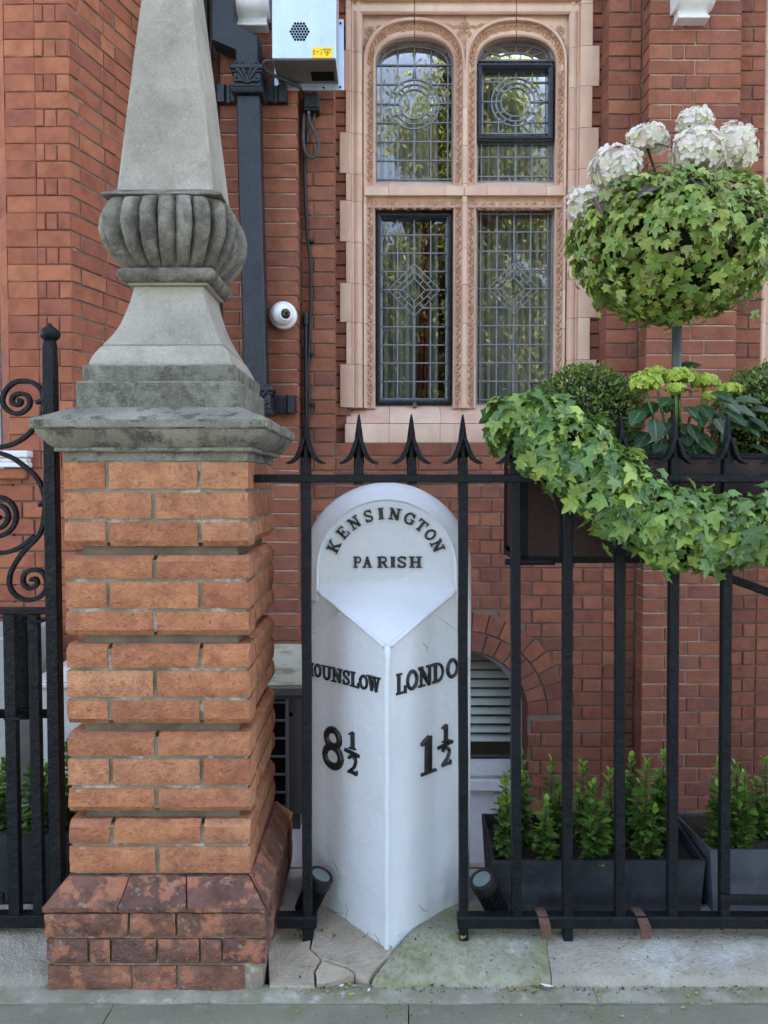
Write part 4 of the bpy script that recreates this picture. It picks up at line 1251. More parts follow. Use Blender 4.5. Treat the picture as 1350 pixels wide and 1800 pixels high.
# rusty clamps over the bottom rail
for u, lab in ((958, 'rust brown strap clamp on the bottom rail, the one nearer the milestone'), (1133, 'rust brown strap clamp on the bottom rail, the one farther from the milestone')):
    cx = P(u, 1620, 2.06).x
    t = thing('rail_clamp', lab, 'clamp', (cx, 2.08, .05), 'rusty clamps on the bottom rail')
    pr_ = [(2.140, .066), (2.132, .084), (2.112, .093), (2.090, .0945), (2.068, .092), (2.053, .085), (2.047, .073), (2.047, .046)]
    dx = -.008 if u < 1000 else -.013
    mb = MB(); rings = []
    for k, (y, z) in enumerate(pr_):
        o = dx*(1-k/7)
        rings.append([(cx-.014+o, y, z), (cx+.014+o, y, z)])
    inn = []
    for k, (y, z) in enumerate(pr_):
        o = dx*(1-k/7); yy = y+(2.09-y)*.12; zz = z-.006 if 0 < k < 6 else z
        inn.append([(cx-.014+o, yy, zz), (cx+.014+o, yy, zz)])
    mb.loft([[r[0], r[1], q[1], q[0]] for r, q in zip(rings, inn)], True, True, True)
    mb.build('strap', M['rust'], t, smooth=45)
    MB().box(cx-.0135, cx+.0135, 2.0455, 2.052, .042, .080, .001).build('end_plate', M['rust'], t)

# ------------------------------------------------------------------ gate on the left
YGT = 2.10
gate = thing('iron_gate', 'black iron gate with scrollwork and a ball topped post at the left edge', 'gate', (-1.0, YGT, .05))
def G(u, v): return P(u, v, YGT)
mb = MB(); rings = []
x0, x1 = G(88, 640).x, G(103, 1590).x
for z, w in ((.06, .0175), (.6, .0175), (1.2, .0172), (G(88, 640).z, .0165), (G(88, 608).z, .0155), (G(88, 599).z, .013)):
    t = (G(88, 640).z-z)/(G(88, 640).z-.06); x = x0+(x1-x0)*max(0, t); c = .003
    rings.append([(x-w+c, YGT-w, z), (x+w-c, YGT-w, z), (x+w, YGT-w+c, z), (x+w, YGT+w-c, z), (x+w-c, YGT+w, z), (x-w+c, YGT+w, z), (x-w, YGT+w-c, z), (x-w, YGT-w+c, z)])
mb.loft(rings, True, True, True); post = mb.build('post', M['iron'], gate, smooth=30)
c = G(88, 600)
mb = MB(); mb.lathe([(.0, -.002), (.014, 0), (.020, .005), (.0255, .011), (.0275, .018), (.0255, .026), (.019, .033), (.011, .039), (.006, .044), (.004, .048), (0, .0485)], c, n=20); mb.build('finial', M['iron'], post, smooth=60)
def scroll(px, r=1, w=.0075, h=.006):
    pts = []
    q = [G(u, v) for u, v in px]
    m = len(q)
    for i in range(m-1):
        p0, p1, p2, p3 = q[max(0, i-1)], q[i], q[i+1], q[min(m-1, i+2)]
        for t in (0, .25, .5, .75):
            pts.append(.5*((2*p1)+(p2-p0)*t+(2*p0-5*p1+4*p2-p3)*t*t+(3*p1-p0-3*p2+p3)*t**3))
    pts.append(q[-1])
    mb = MB(); mb.tube(pts, 1, flat=((0, 1, 0), w, h)); return mb.build('scroll', M['iron'], gate, smooth=40)
def spiral(cx, cy, r0, r1, a0, turns, n=16, sq_=1.0):
    m = int(abs(turns)*n)
    return [(cx+(r0+(r1-r0)*(k/m)**.85)*math.cos(a0+2*PI*turns*k/m), cy+(r0+(r1-r0)*(k/m)**.85)*math.sin(a0+2*PI*turns*k/m)*sq_) for k in range(m+1)]
# upper scroll: from lower left, up along the post and curling over into a spiral
scroll([(-60, 792), (-25, 790), (0, 786), (22, 781), (44.5, 768), (63, 749), (74, 729), (77, 710), (76, 695.5), (70.5, 682.5), (59, 673), (44.5, 669.6), (28, 671.4), (13, 682.5), (4.5, 701), (9, 716), (22, 726), (37, 726), (50, 716), (53, 705), (48, 695.5), (37, 692), (26, 695), (21, 703), (24, 710), (31.5, 712), (37, 708.5), (36, 704), (32, 704)])
# long reversed scroll below it
scroll([(-30, 790), (0, 796.5), (22, 805), (41, 818), (59, 833), (71, 850), (78, 872), (79, 896), (74, 929), (63, 948), (48, 962.6), (33, 981), (22, 999.7), (17, 1016), (18.5, 1033), (30, 1048), (48, 1054.6), (67, 1051), (80, 1038.6), (82, 1022), (76, 1007), (63, 1001.5), (48, 1005), (41, 1014.5), (42.6, 1027.5), (52, 1034), (62, 1031), (66, 1024), (63, 1017.5), (57, 1018), (56, 1022)])
scroll(spiral(-6, 905, 4, 40, 0.3, 2.35))
scroll([(-40, 970), (0, 972), (18.5, 969), (37, 961), (50, 951), (60, 942)])
for (u, v) in ((70, 706), (74, 886)):
    c = G(u, v); mb = MB(); mb.lathe([(0, -.011), (.006, -.010), (.008, 0), (.006, .010), (0, .011)], c, (1, 0, .3), 10); mb.build('collar', M['iron'], gate, smooth=60)
def gbox(u0, u1, v0, v1, y, d, name='bar'):
    a, b = P(u0, v1, y), P(u1, v0, y)
    mb = MB(); mb.box(a.x, b.x, y-d, y+d, a.z, b.z, .002); return mb.build(name, M['iron'], gate)
gbox(-90, 86, 1068, 1079, YGT, .016, 'gate_rail'); gbox(-90, 92, 1247, 1262, 2.14, .006, 'gate_rail'); gbox(-90, 92, 1604, 1626, YGT, .018, 'gate_rail')
for (ua, ub, va, vb, w) in ((18, 28, 1080, 1604, 9.5), (60, 70, 1080, 1604, 8.5), (-25, -17, 1080, 1604, 9), (-68, -60, 1080, 1604, 9)):
    a, b = G(ua, va), G(ub, vb); ww = w/1352*YGT; mb = MB()
    mb.loft([[(p.x-ww, YGT-.012, p.z), (p.x+ww, YGT-.012, p.z), (p.x+ww, YGT+.012, p.z), (p.x-ww, YGT+.012, p.z)] for p in (b, a)], True, True, True); mb.build('bar', M['iron'], gate)
gbox(32, 49, 1080, 1264, 2.17, .008, 'lock_plate')
gbox(50, 80, 1089, 1093, YGT-.004, .018, 'bar_band'); gbox(12, 40, 1258, 1263, YGT-.004, .02, 'bar_band'); gbox(-40, 7, 1570, 1588, YGT-.02, .006, 'drop_bolt')

# ------------------------------------------------------------------ milestone
MX, MYF = .008, 2.24
ms = thing('milestone', 'white painted milestone with a pointed front and raised black lettering amid the railings', 'milestone', (MX, 2.15, 0))
mb = MB()
zsp = 1.03; Rm = .2535
ZE = .966
def mloop(inset, y):
    r = Rm-inset; out = []
    n = 40
    for k in range(15): out.append(Vector((MX+r, y, ZE-.03+(zsp-ZE+.03)*k/15)))
    for k in range(n+1): out.append(Vector((MX+r*math.cos(PI*k/n), y, zsp+r*math.sin(PI*k/n))))
    for k in range(14, -1, -1): out.append(Vector((MX-r, y, ZE-.03+(zsp-ZE+.03)*k/15)))
    for p in out:
        p += Vector((noise.noise(p*7), noise.noise(p*7+Vector((3, 0, 0))), 0))*.0018
    return out
mb.loft([mloop(.004, 2.45), mloop(0, 2.44), mloop(0, 2.30), mloop(.004, 2.283), mloop(.011, 2.272), mloop(.022, 2.262), mloop(.034, 2.252), mloop(.043, 2.245), mloop(.047, 2.2405), mloop(.0495, 2.2385), mloop(.052, 2.2400), mloop(.0545, 2.2425), mloop(.058, 2.2415), mloop(.066, 2.2402), mloop(.075, MYF)], False, False, True)
zl = [-.06+(ZE+.055)*k/12 for k in range(13)]
lp = [(Rm-.004, 2.45), (Rm, 2.44), (Rm, 2.30), (Rm-.004, 2.283), (Rm-.011, 2.275), (Rm-.022, 2.272)]
lp = [(x, y) for x, y in lp]+[(-x, y) for x, y in lp[::-1]]
mb.loft([[Vector((MX+x, y, z))+Vector((noise.noise((x*7, y*7, z*7)), noise.noise((x*7+3, y*7, z*7)), 0))*.0018 for x, y in lp] for z in zl], True, False, False)
body = mb.build('slab', M['white_paint'], ms, smooth=60)
# prow
RY = 2.047                                   # depth of the ridge
WF = .2350                                   # half width of the prow at the slab
def face(s, t, z):                           # t: 0 ridge .. 1 slab
    x = .007+(WF-.007)*t; sag = .0075*math.sin(PI*t)
    p = Vector((MX+s*(x-sag*.5), RY+(2.2695-RY)*t+sag*.6, z))
    p += Vector((noise.noise(p*6+Vector((s*9, 0, 0))), noise.noise(p*6), 0))*.0022
    return p
ZTIP = .843; TJ = .53; ZJ = .918; ZS = .825; ZE = .966
def ztop(t): return ZTIP+(ZJ-ZTIP)*t/TJ if t < TJ else ZJ+(ZS-ZJ)*(t-TJ)/(1-TJ)
pw = MB()
ts = [0, .03, .08, .15, .22, .3, .38, .46, TJ, .64, .72, .8, .88, .95, 1]
NZ = 22
for s in (-1, 1):
    g = []
    for t in ts:
        zb = -.03+.03*t
        g.append([face(s, t, zb+(ztop(t)-zb)*k/NZ) for k in range(NZ+1)])
    pw.loft(g, False)
    # shoulder bevel
    J = face(s, TJ, ZJ); Ept = Vector((MX+s*.203, 2.243, ZE)); n = 6; up_ = []; lo_ = []
    for k in range(n+1):
        t = TJ+(1-TJ)*k/n
        lo_.append(face(s, t, ztop(t))); up_.append(J.lerp(Ept, k/n))
    md = [l.lerp(u_, .25)+Vector((0, .006, 0)) for l, u_ in zip(lo_, up_)]
    pw.loft([lo_, md, up_], False)
# ridge nose
L0 = [face(-1, 0, -.03+(ZTIP+.03)*k/NZ) for k in range(NZ+1)]; R0_ = [face(1, 0, -.03+(ZTIP+.03)*k/NZ) for k in range(NZ+1)]
M0 = [(a+b)/2+Vector((0, -.006, 0)) for a, b in zip(L0, R0_)]
pw.loft([L0, [a.lerp(m, .55)+Vector((-.0008, -.0016, 0)) for a, m in zip(L0, M0)], M0, [b.lerp(m, .55)+Vector((.0008, -.0016, 0)) for b, m in zip(R0_, M0)], R0_], False)
# sloping tablet foot, easing into the upright tablet
def vedge(z):
    """half width and depth of the V edge at height z"""
    if z <= ZJ:
        t = TJ*(z-ZTIP)/(ZJ-ZTIP); x = .007+(WF-.007)*t; return x, RY+(2.2695-RY)*t
    xJ = .007+(WF-.007)*TJ; yJ = RY+(2.2695-RY)*TJ
    q = min(1, (z-ZJ)/(ZE-ZJ)); return xJ+(.203-xJ)*q, yJ+(2.243-yJ)*q
rows = []
zs = [ZTIP+(ZE-ZTIP)*k/16 for k in range(17)]+[ZE+.006*k for k in range(1, 10)]
for z in zs:
    hx, hy = vedge(z); row = []
    yp = RY+(z-ZTIP)*(2.2405-RY)/(ZE-ZTIP); K = .05
    h_ = max(0, K-abs(yp-2.2405))/K
    ym = min(yp, 2.2405)-h_*h_*K*.25
    ins_ = max(0, (z-ZE))*.55
    for i in range(17):
        s = -1+i/8; e = min(1, (1-abs(s))*5)
        base_y = min(hy, 2.2405) if z < ZE else 2.2405
        row.append(Vector((MX+s*(hx-ins_), base_y+(ym-base_y)*e if z < ZE+.001 else 2.2408+(ym-2.2405)*e, z)))
    rows.append(row)
pw.loft(rows, False)
prow = pw.build('prow', M['white_paint'], ms, smooth=45)
bd = MB()
for s in (-1, 1):
    J = face(s, TJ, ZJ); Ept = Vector((MX+s*.203, 2.243, ZE))
    pts = [face(s, TJ*k/8, ztop(TJ*k/8))+Vector((0, .002, -.001)) for k in range(9)]+[J.lerp(Ept, k/5)+Vector((0, .003, -.001)) for k in range(1, 6)]
    bd.tube(pts, .0065, 10)
    bd.tube([face(s, TJ+(1-TJ)*k/6, ztop(TJ+(1-TJ)*k/6))+Vector((0, .003, 0)) for k in range(7)], .0048, 8)
bd.tube([Vector((MX+noise.noise((z_*4, 1, 1))*.0022+noise.noise((z_*13, 4, 1))*.0012, RY-.001, z_)) for z_ in [-.03+(ZTIP+.004+.03)*k/24 for k in range(25)]], .0085, 12)
bd.build('edge_bead', M['white_paint'], ms, smooth='all')

ck = MB()
for s, px in ((-1, [(607, 1588), (611, 1600), (608, 1614), (612, 1626)]), (-1, [(584, 1508), (592, 1526), (599, 1544)]), (-1, [(660, 1640), (668, 1652), (673, 1664)]), (1, [(736, 1590), (746, 1602), (752, 1600)]), (-1, [(575, 1595), (590, 1604), (604, 1606)]), (1, [(742, 1130), (752, 1138), (749, 1146)])):
    fo_ = face(s, .5, .6); fx_ = (face(s, .9, .6)-face(s, .1, .6)).normalized()*s; fn_ = fx_.cross(Vector((0, 0, 1))).normalized(); pts = []
    for u, v in px:
        q = PP(u, v, fo_, fn_); t = min(1, max(0, (abs(q.x-MX)-.007)/(WF-.007))); f = face(s, t, q.z); pts.append(q+fn_*((f-q).dot(fn_)+.0002))
    ck.tube(pts, [.0006]+[.0011]*(len(pts)-2)+[.0005], 5)
ck.build('hairline_cracks', M['steel_dark'], ms, smooth='all')
# lettering: strokes in a unit box (x 0..1, y 0..1); (points, width)
def arc(cx, cy, rx, ry, a0, a1, n=10): return [(cx+rx*math.cos(R(a0+(a1-a0)*k/n)), cy+ry*math.sin(R(a0+(a1-a0)*k/n))) for k in range(n+1)]
tk, th, sf = .24, .13, .115
e_ = sf/2
GL = {
 'K': [([(.24, e_), (.24, 1-e_)], tk), ([(.34, .40), (.82, .94)], th), ([(.44, .55), (.84, .06)], .2), ([(.02, e_), (.46, e_)], sf), ([(.02, 1-e_), (.46, 1-e_)], sf), ([(.62, e_), (1.02, e_)], sf), ([(.62, 1-e_), (1.0, 1-e_)], sf)],
 'E': [([(.25, e_), (.25, 1-e_)], tk), ([(.02, e_), (.92, e_)], sf), ([(.02, 1-e_), (.9, 1-e_)], sf), ([(.25, .5), (.66, .5)], th), ([(.66, .36), (.66, .64)], .1), ([(.92, .02), (.92, .30)], .11), ([(.89, .98), (.89, .72)], .11)],
 'N': [([(.2, e_), (.2, 1-e_)], .15), ([(.16, .93), (.80, .06)], .25), ([(.80, .03), (.80, 1-e_)], .15), ([(.0, e_), (.42, e_)], sf), ([(.0, 1-e_), (.3, 1-e_)], sf), ([(.58, 1-e_), (1.02, 1-e_)], sf)],
 'S': [(arc(.5, .73, .33, .21, 20, 180, 8)+[(.22, .62), (.5, .50), (.78, .38)]+arc(.5, .27, .33, .21, 0, -160, 8), .19), ([(.83, .66), (.83, .98)], .11), ([(.16, .34), (.16, .02)], .11)],
 'I': [([(.5, e_), (.5, 1-e_)], .44), ([(.0, e_), (1, e_)], sf), ([(.0, 1-e_), (1, 1-e_)], sf)],
 'G': [(arc(.52, .5, .4, .43, 35, 335, 18), .19), ([(.86, .08), (.86, .44)], .17), ([(.62, .44), (1.04, .44)], sf), ([(.85, .64), (.85, .97)], .11)],
 'T': [([(.5, e_), (.5, 1-e_)], tk), ([(.04, 1-e_), (.96, 1-e_)], .13), ([(.07, 1), (.07, .68)], .11), ([(.93, 1), (.93, .68)], .11), ([(.26, e_), (.74, e_)], sf)],
 'O': [(arc(.5, .5, .38, .42, 0, 360, 22), .21)],
 'P': [([(.25, e_), (.25, 1-e_)], tk), ([(.25, 1-e_)]+arc(.58, .70, .27, .24, 90, -90, 9)+[(.25, .46)], .15), ([(.02, e_), (.52, e_)], sf), ([(.02, 1-e_), (.3, 1-e_)], sf)],
 'A': [([(.2, e_), (.5, .96)], .13), ([(.48, .97), (.80, e_)], .23), ([(.28, .34), (.7, .34)], .11), ([(.0, e_), (.38, e_)], sf), ([(.58, e_), (1.02, e_)], sf)],
 'R': [([(.24, e_), (.24, 1-e_)], tk), ([(.24, 1-e_)]+arc(.56, .72, .25, .22, 90, -90, 9)+[(.24, .5)], .15), ([(.52, .5), (.84, e_)], .2), ([(.02, e_), (.46, e_)], sf), ([(.02, 1-e_), (.3, 1-e_)], sf), ([(.7, e_), (1.02, e_)], sf)],
 'H': [([(.22, e_), (.22, 1-e_)], tk), ([(.78, e_), (.78, 1-e_)], tk), ([(.22, .5), (.78, .5)], th), ([(.0, e_), (.44, e_)], sf), ([(.0, 1-e_), (.44, 1-e_)], sf), ([(.56, e_), (1, e_)], sf), ([(.56, 1-e_), (1, 1-e_)], sf)],
 'U': [([(.24, 1-e_), (.24, .36)]+arc(.5, .34, .26, .27, 180, 360, 9)+[(.77, .4), (.77, 1-e_)], .19), ([(.0, 1-e_), (.46, 1-e_)], sf), ([(.56, 1-e_), (1.0, 1-e_)], sf)],
 'L': [([(.28, e_), (.28, 1-e_)], tk+.02), ([(.02, e_), (.94, e_)], sf+.02), ([(.04, 1-e_), (.54, 1-e_)], sf), ([(.92, 0), (.92, .36)], .13)],
 'W': [([(.16, .97), (.34, .05)], .19), ([(.34, .05), (.52, .9)], .11), ([(.5, .95), (.7, .05)], .19), ([(.7, .05), (.88, .95)], .11), ([(-.02, 1-e_), (.32, 1-e_)], sf), ([(.36, 1-e_), (.62, 1-e_)], sf), ([(.72, 1-e_), (1.02, 1-e_)], sf)],
 'D': [([(.25, e_), (.25, 1-e_)], tk), ([(.02, 1-e_), (.4, 1-e_)]+arc(.42, .5, .42, .44, 88, -88, 12)+[(.4, e_), (.02, e_)], .16)],
 '8': [(arc(.5, .735, .30, .21, 0, 360, 18), .2), (arc(.5, .27, .36, .25, 0, 360, 20), .22)],
 '1': [([(.56, e_), (.56, 1-e_)], .34), ([(.1, e_), (1, e_)], .10), ([(.1, .80), (.3, .88), (.56, .95)], .13)],
 '2': [(arc(.48, .72, .32, .22, 160, -20, 10)+[(.66, .42), (.4, .24), (.16, .1)], .19), ([(.12, .09), (.45, .11), (.86, .08)], .17), ([(.86, .03), (.9, .26)], .12)],
}
def letter(ch, c, ex, ey, w, h, par=ms, dep=.006, name='letter'):
    """c: centre on the surface; ex, ey: unit axes; the letter stands proud along the normal"""
    nn = ex.cross(ey).normalized(); mb = MB()
    for si, (pts, sw) in enumerate(GL[ch]):
        P2 = [Vector(((x-.5)*w, (y-.5)*h)) for x, y in pts]; m = len(P2)
        wd = sw*(w*.52+h*.46)
        closed = (P2[0]-P2[-1]).length < 1e-5 and m > 3
        H = dep+.0004*si
        ring = []
        for i in range(m):
            if closed: a, b = P2[i-1 if i else m-2], P2[(i+1) % m if i < m-1 else 1]
            else: a, b = P2[max(0, i-1)], P2[min(m-1, i+1)]
            t = (b-a).normalized(); nr = Vector((-t.y, t.x))
            q = P2[i]
            wob = 1+noise.noise((q.x*90, q.y*90, si+ord(ch)))*.10
            row = []
            for off, hh in ((.54, -.0035), (.47, H*.55), (.27, H), (0, H*1.1), (-.27, H), (-.47, H*.55), (-.54, -.0035)):
                v2 = q+nr*off*wd*wob
                row.append(c+ex*v2.x+ey*v2.y+nn*hh)
            ring.append(row)
        mb.loft(ring, False)
        if not closed:
            for kk in (0, -1):
                t = (P2[0]-P2[1] if kk == 0 else P2[-1]-P2[-2]).normalized()
                e3 = (ex*t.x+ey*t.y)*wd*.06
                r = ring[kk]; o2 = [p+e3 for p in r]; o2 = [p-nn*(.002 if 0 < i < 6 else 0) for i, p in enumerate(o2)]
                mb.loft([r, o2], False); mb.add(o2, [tuple(range(7))])
    return mb.build(name, M['letter_black'], par, smooth=50)
EX, EZ = Vector((1, 0, 0)), Vector((0, 0, 1))
o_ = P(678, 1003, MYF)
rr = 101/1352*MYF
YT = MYF-.0005
for ch, a, wv in (('K', -65, .95), ('E', -48.3, .78), ('N', -33, .92), ('S', -17.5, .78), ('I', -4.8, .5), ('N', 9, .95), ('G', 24.3, .9), ('T', 38.2, .85), ('O', 51, .85), ('N', 64.2, .95)):
    t = R(a); ex = Vector((math.cos(t), 0, -math.sin(t))); ey = Vector((math.sin(t), 0, math.cos(t)))
    letter(ch, Vector((o_.x, YT, o_.z))+ey*rr, ex, ey, .0355*wv, .0355)
for ch, u0, u1 in (('P', 621, 636), ('A', 637, 654), ('R', 662.5, 682.5), ('I', 686, 695), ('S', 697, 715.5), ('H', 719, 741)):
    a, b = P(u0, 988, MYF), P(u1, 988, MYF)
    letter(ch, Vector(((a.x+b.x)/2, YT, a.z)), EX, EZ, b.x-a.x, .0335)
fo = {s: face(s, .5, .6) for s in (-1, 1)}
fa = {s: (face(s, .9, .6)-face(s, .1, .6)).normalized() for s in (-1, 1)}
FX = {-1: -fa[-1], 1: fa[1]}
FN = {s: FX[s].cross(EZ).normalized() for s in (-1, 1)}
def onface(s, u, v):
    q = PP(u, v, fo[s], FN[s])
    # settle on the slightly hollow face
    t = (abs(q.x-MX)-.007)/(WF-.007)
    f = face(s, min(1, max(0, t)), q.z)
    return q+FN[s]*((f-q).dot(FN[s]))
def ftext(s, items, dep=.006):
    for it in items:
        ch, u0, u1, v0, v1 = it
        a, b = onface(s, u0, (v0+v1)/2), onface(s, u1, (v0+v1)/2)
        c = onface(s, (u0+u1)/2, (v0+v1)/2)
        h = abs(PP((u0+u1)/2, v0, c, FN[s]).z-PP((u0+u1)/2, v1, c, FN[s]).z)
        letter(ch, c, FX[s], EZ, abs((b-a).dot(FX[s])), h, dep=dep)
ftext(-1, [('H', 537.5, 554, 1163, 1186.5), ('O', 554.5, 566.5, 1166, 1190.5), ('U', 566.5, 584, 1170, 1195), ('N', 584, 602, 1174, 1200), ('S', 602.5, 616, 1178, 1204), ('L', 616.5, 632.5, 1181, 1208), ('O', 632.5, 648.5, 1186, 1211.5), ('W', 648, 671, 1188, 1216)])
ftext(1, [('L', 694.5, 712, 1182, 1220), ('O', 713, 734.5, 1177, 1213), ('N', 735, 759.5, 1170, 1206), ('D', 760, 781, 1164.5, 1199), ('O', 783.5, 804.5, 1157, 1192), ('N', 805, 817, 1156, 1185)])
ftext(-1, [('8', 567, 605, 1279, 1348), ('1', 614, 626.5, 1285, 1317), ('2', 611.5, 630.5, 1327, 1361)], .008)
ftext(1, [('1', 737, 765, 1292, 1362), ('1', 774.5, 788.5, 1272, 1304), ('2', 773.5, 791.5, 1312, 1346)], .008)
for s, (a, b) in ((-1, ((607.5, 1317), (633, 1329.5))), (1, ((768.5, 1315), (793, 1302.5)))):
    p, q = onface(s, *a), onface(s, *b)
    mb = MB(); mb.tube([p.lerp(q, k/4)+FN[s]*.001 for k in range(5)], 1, flat=(FN[s], .006, .0048)); mb.build('fraction_bar', M['letter_black'], ms, smooth=40)

# ------------------------------------------------------------------ fittings on the wall
# downpipe
dp = thing('downpipe', 'black square cast iron downpipe with an ornamented collar, running down the left brick pilaster', 'downpipe', (P(445, 400, 3.93).x, 3.95, .3))
YD = 3.93
def pbar(name, px, hw, y=YD, d=.055, m='pipe_black', par=dp):
    mb = MB(); rings = []
    n = len(px)
    for i, (u, v) in enumerate(px):
        p = P(u, v, y)
        a, b = P(*px[max(0, i-1)], y), P(*px[min(n-1, i+1)], y)
        rings.append(p)
    c = .006
    # mitred horizontal-offset section
    rr_ = []
    for p in rings:
        rr_.append([(p.x-hw+c, y-d, p.z), (p.x+hw-c, y-d, p.z), (p.x+hw, y-d+c, p.z), (p.x+hw, y+d, p.z), (p.x-hw, y+d, p.z), (p.x-hw, y-d+c, p.z)])
    mb.loft(rr_, True, True, True); return mb.build(name, M[m], par, smooth=30)
hw = .0565
pbar('pipe', [(439, 178), (441, 300), (447, 500), (451.5, 705)], hw)
mb = MB()
a = P(395, -70, YD); b = P(395.5, 48, YD); c = P(437, 92, YD); d_ = P(438.5, 140, YD)
rr_ = []
for p, dz in ((a, 0), (b, .062), (c, .0), (d_, 0)):
    sl2 = [.0, 0]
    l = p.x-hw; r_ = p.x+hw
    zl, zr = p.z, p.z
    if p is b: zl, zr = P(395, 80, YD).z, P(395, 52, YD).z
    if p is c: zl, zr = P(437, 98, YD).z, P(437, 74, YD).z
    cc = .006
    rr_.append([(l+cc, YD-.055, zl), (r_-cc, YD-.055, zr), (r_, YD-.049, zr), (r_, YD+.055, zr), (l, YD+.055, zl), (l, YD-.049, zl)])
mb.loft(rr_, True, True, True); mb.build('offset_bend', M['pipe_black'], dp, smooth=25)
def collar(v0, v1, uc, par):
    t = P(uc, v0, YD); bt = P(uc, v1, YD); x = t.x; z1, z0 = t.z, bt.z; hh = z1-z0
    mb = MB()
    mb.box(x-.068, x+.068, YD-.072, YD+.06, z0+.02, z1-.02, .003)
    mb.box(x-.083, x+.083, YD-.085, YD+.06, z1-.026, z1, .006); mb.box(x-.078, x+.078, YD-.08, YD+.06, z1-.040, z1-.028, .004)
    mb.box(x-.079, x+.079, YD-.083, YD+.06, z0, z0+.026, .006); mb.box(x-.074, x+.074, YD-.077, YD+.06, z0+.028, z0+.036, .003)
    o = mb.build('collar', M['pipe_black'], par, smooth=30)
    cb = MB()
    for k in range(15): cb.lathe([(0, -.004), (.005, 0), (0, .004)], (x-.072+k*.0103, YD-.084, z0+.013), (1, 0, 0), 8)
    yy = YD-.073; cx, cz_ = x, z0+.045; h2 = hh-.095
    cb.tube([(cx, yy, cz_), (cx, yy-.004, cz_+h2*.5), (cx, yy-.002, cz_+h2*1.0)], [.004, .012, .002], 8)
    for s in (-1, 1):
        cb.tube([(cx+s*q*.001, yy-.003, cz_+w*.001) for q, w in ((3, 4), (16, 26), (28, 46), (44, 66), (56, 78), (60, 92), (52, 102), (40, 98), (38, 88), (46, 84))], [.004, .007, .009, .009, .008, .007, .006, .006, .006, .005], 8)
        cb.tube([(cx+s*q*.001, yy-.003, cz_+w*.001) for q, w in ((4, 2), (18, 10), (34, 14), (48, 10), (58, 14), (60, 24), (54, 30), (47, 27))], [.004, .007, .009, .008, .007, .006, .006, .005], 8)
        cb.tube([(cx+s*q*.001, yy-.003, cz_+w*.001) for q, w in ((3, 20), (10, 46), (20, 70), (30, 92), (27, 102), (20, 100))], [.004, .006, .008, .008, .006, .005], 8)
    cb.build('ornament', M['pipe_black'], o, smooth=60)
    for s in (-1, 1):
        lb = MB(); pr3 = [(x+s*.07, YP-.001), (x+s*.07, YP-.045), (x+s*.105, YP-.045), (x+s*.115, YP-.03), (x+s*.13, YP-.03), (x+s*.14, YP-.045), (x+s*.175, YP-.04), (x+s*.18, YP-.001)]
        lb.loft([[(q, y, z0+.022) for q, y in pr3], [(q, y, z1-.030) for q, y in pr3]], True, True, True)
        lb.build('fixing_ear', M['pipe_black'], par, smooth=20)
collar(127, 176, 438.5, dp)
collar(682, 731, 455, dp)
# galvanised heater box
bx0, bx1 = P(478, 100, 3.79).x, P(591, 100, 3.79).x
zbx = P(520, 103, 3.79).z
hb = thing('metal_box', 'galvanised steel vent box with a round grille and yellow sticker, high beside the window', 'vent box', ((bx0+bx1)/2, 3.9, zbx))
mb = MB(); mb.box(bx0, bx1, 3.79, 4.015, zbx, zbx+.52, .003); case = mb.build('case', M['steel'], hb, smooth=30)
MB().box(bx0+.004, bx1-.004, 3.796, 4.012, zbx-.004, zbx+.002).build('base_panel', M['ac_dark'], hb)
MB().box(P(537, 0, 3.86).x+.02, bx1-.02, 3.90, 3.985, zbx-.006, zbx-.0045).build('outlet', M['void'], hb)
mb = MB(); mb.box(P(482, 100, 4.02).x, P(604, 100, 4.02).x, 4.016, 4.028, P(590, 159, 4.02).z, P(590, 34, 4.02).z, .002); pl = mb.build('mounting_plate', M['steel'], hb)
for u, v in ((598.5, 41), (598, 153), (569, 154.5), (497, 152)):
    p = P(u, v, 4.015); mb = MB(); mb.lathe([(.005, 0), (.006, .002), (0, .003)], p, (0, -1, 0), 10); mb.build('screw', M['void'], pl)
gc = P(526.5, 55.5, 3.789); vb = MB(); st_ = .0143
for r in range(-3, 4):
    cnt = 7-abs(r)
    for k in range(cnt):
        vb.lathe([(.0062, 0), (.0062, .0012), (.0001, .0013)], (gc.x+(k-(cnt-1)/2)*st_, 3.7896, gc.z+r*st_*.88), (0, -1, 0), 10)
stuff(vb.build('vent_holes', M['void'], case))
s0, s1 = P(548.5, 102, 3.788), P(584, 83, 3.788)
stk = MB().box(s0.x, s1.x, 3.7872, 3.7895, s0.z, s1.z).build('sticker', M['yellow'], case)
y = 3.7866
tb_ = MB(); w_ = s1.x-s0.x; h_ = s1.z-s0.z
T = lambda a, b: Vector((s0.x+w_*a, y, s0.z+h_*b))
tri = [T(.56, .82), T(.94, .82), T(.75, .16), T(.56, .82)]
tb_.tube(tri, .0009, 5); tb_.tube([T(.62, .76), T(.88, .76), T(.75, .30), T(.62, .76)], .0006, 5)
tb_.tube([T(.72, .62), T(.79, .56), T(.74, .52), T(.78, .44)], .0013, 5)
tb_.tube([T(.10, .3), T(.10, .42)], .0024, 6); tb_.tube([T(.08, .5), T(.12, .72)], .0016, 5); tb_.tube([T(.07, .56), T(.14, .56)], .0009, 5); tb_.tube([T(.07, .66), T(.14, .66)], .0009, 5)
tb_.tube([T(.22, .58), T(.32, .58)], .0008, 5); tb_.tube([T(.24, .64), T(.22, .58), T(.24, .52)], .0007, 5); tb_.tube([T(.30, .64), T(.32, .58), T(.30, .52)], .0007, 5)
tb_.tube([T(.38, .76), T(.48, .76), T(.48, .34), T(.38, .34)], .0006, 5)
tb_.build('sticker_print', M['letter_black'], stk)
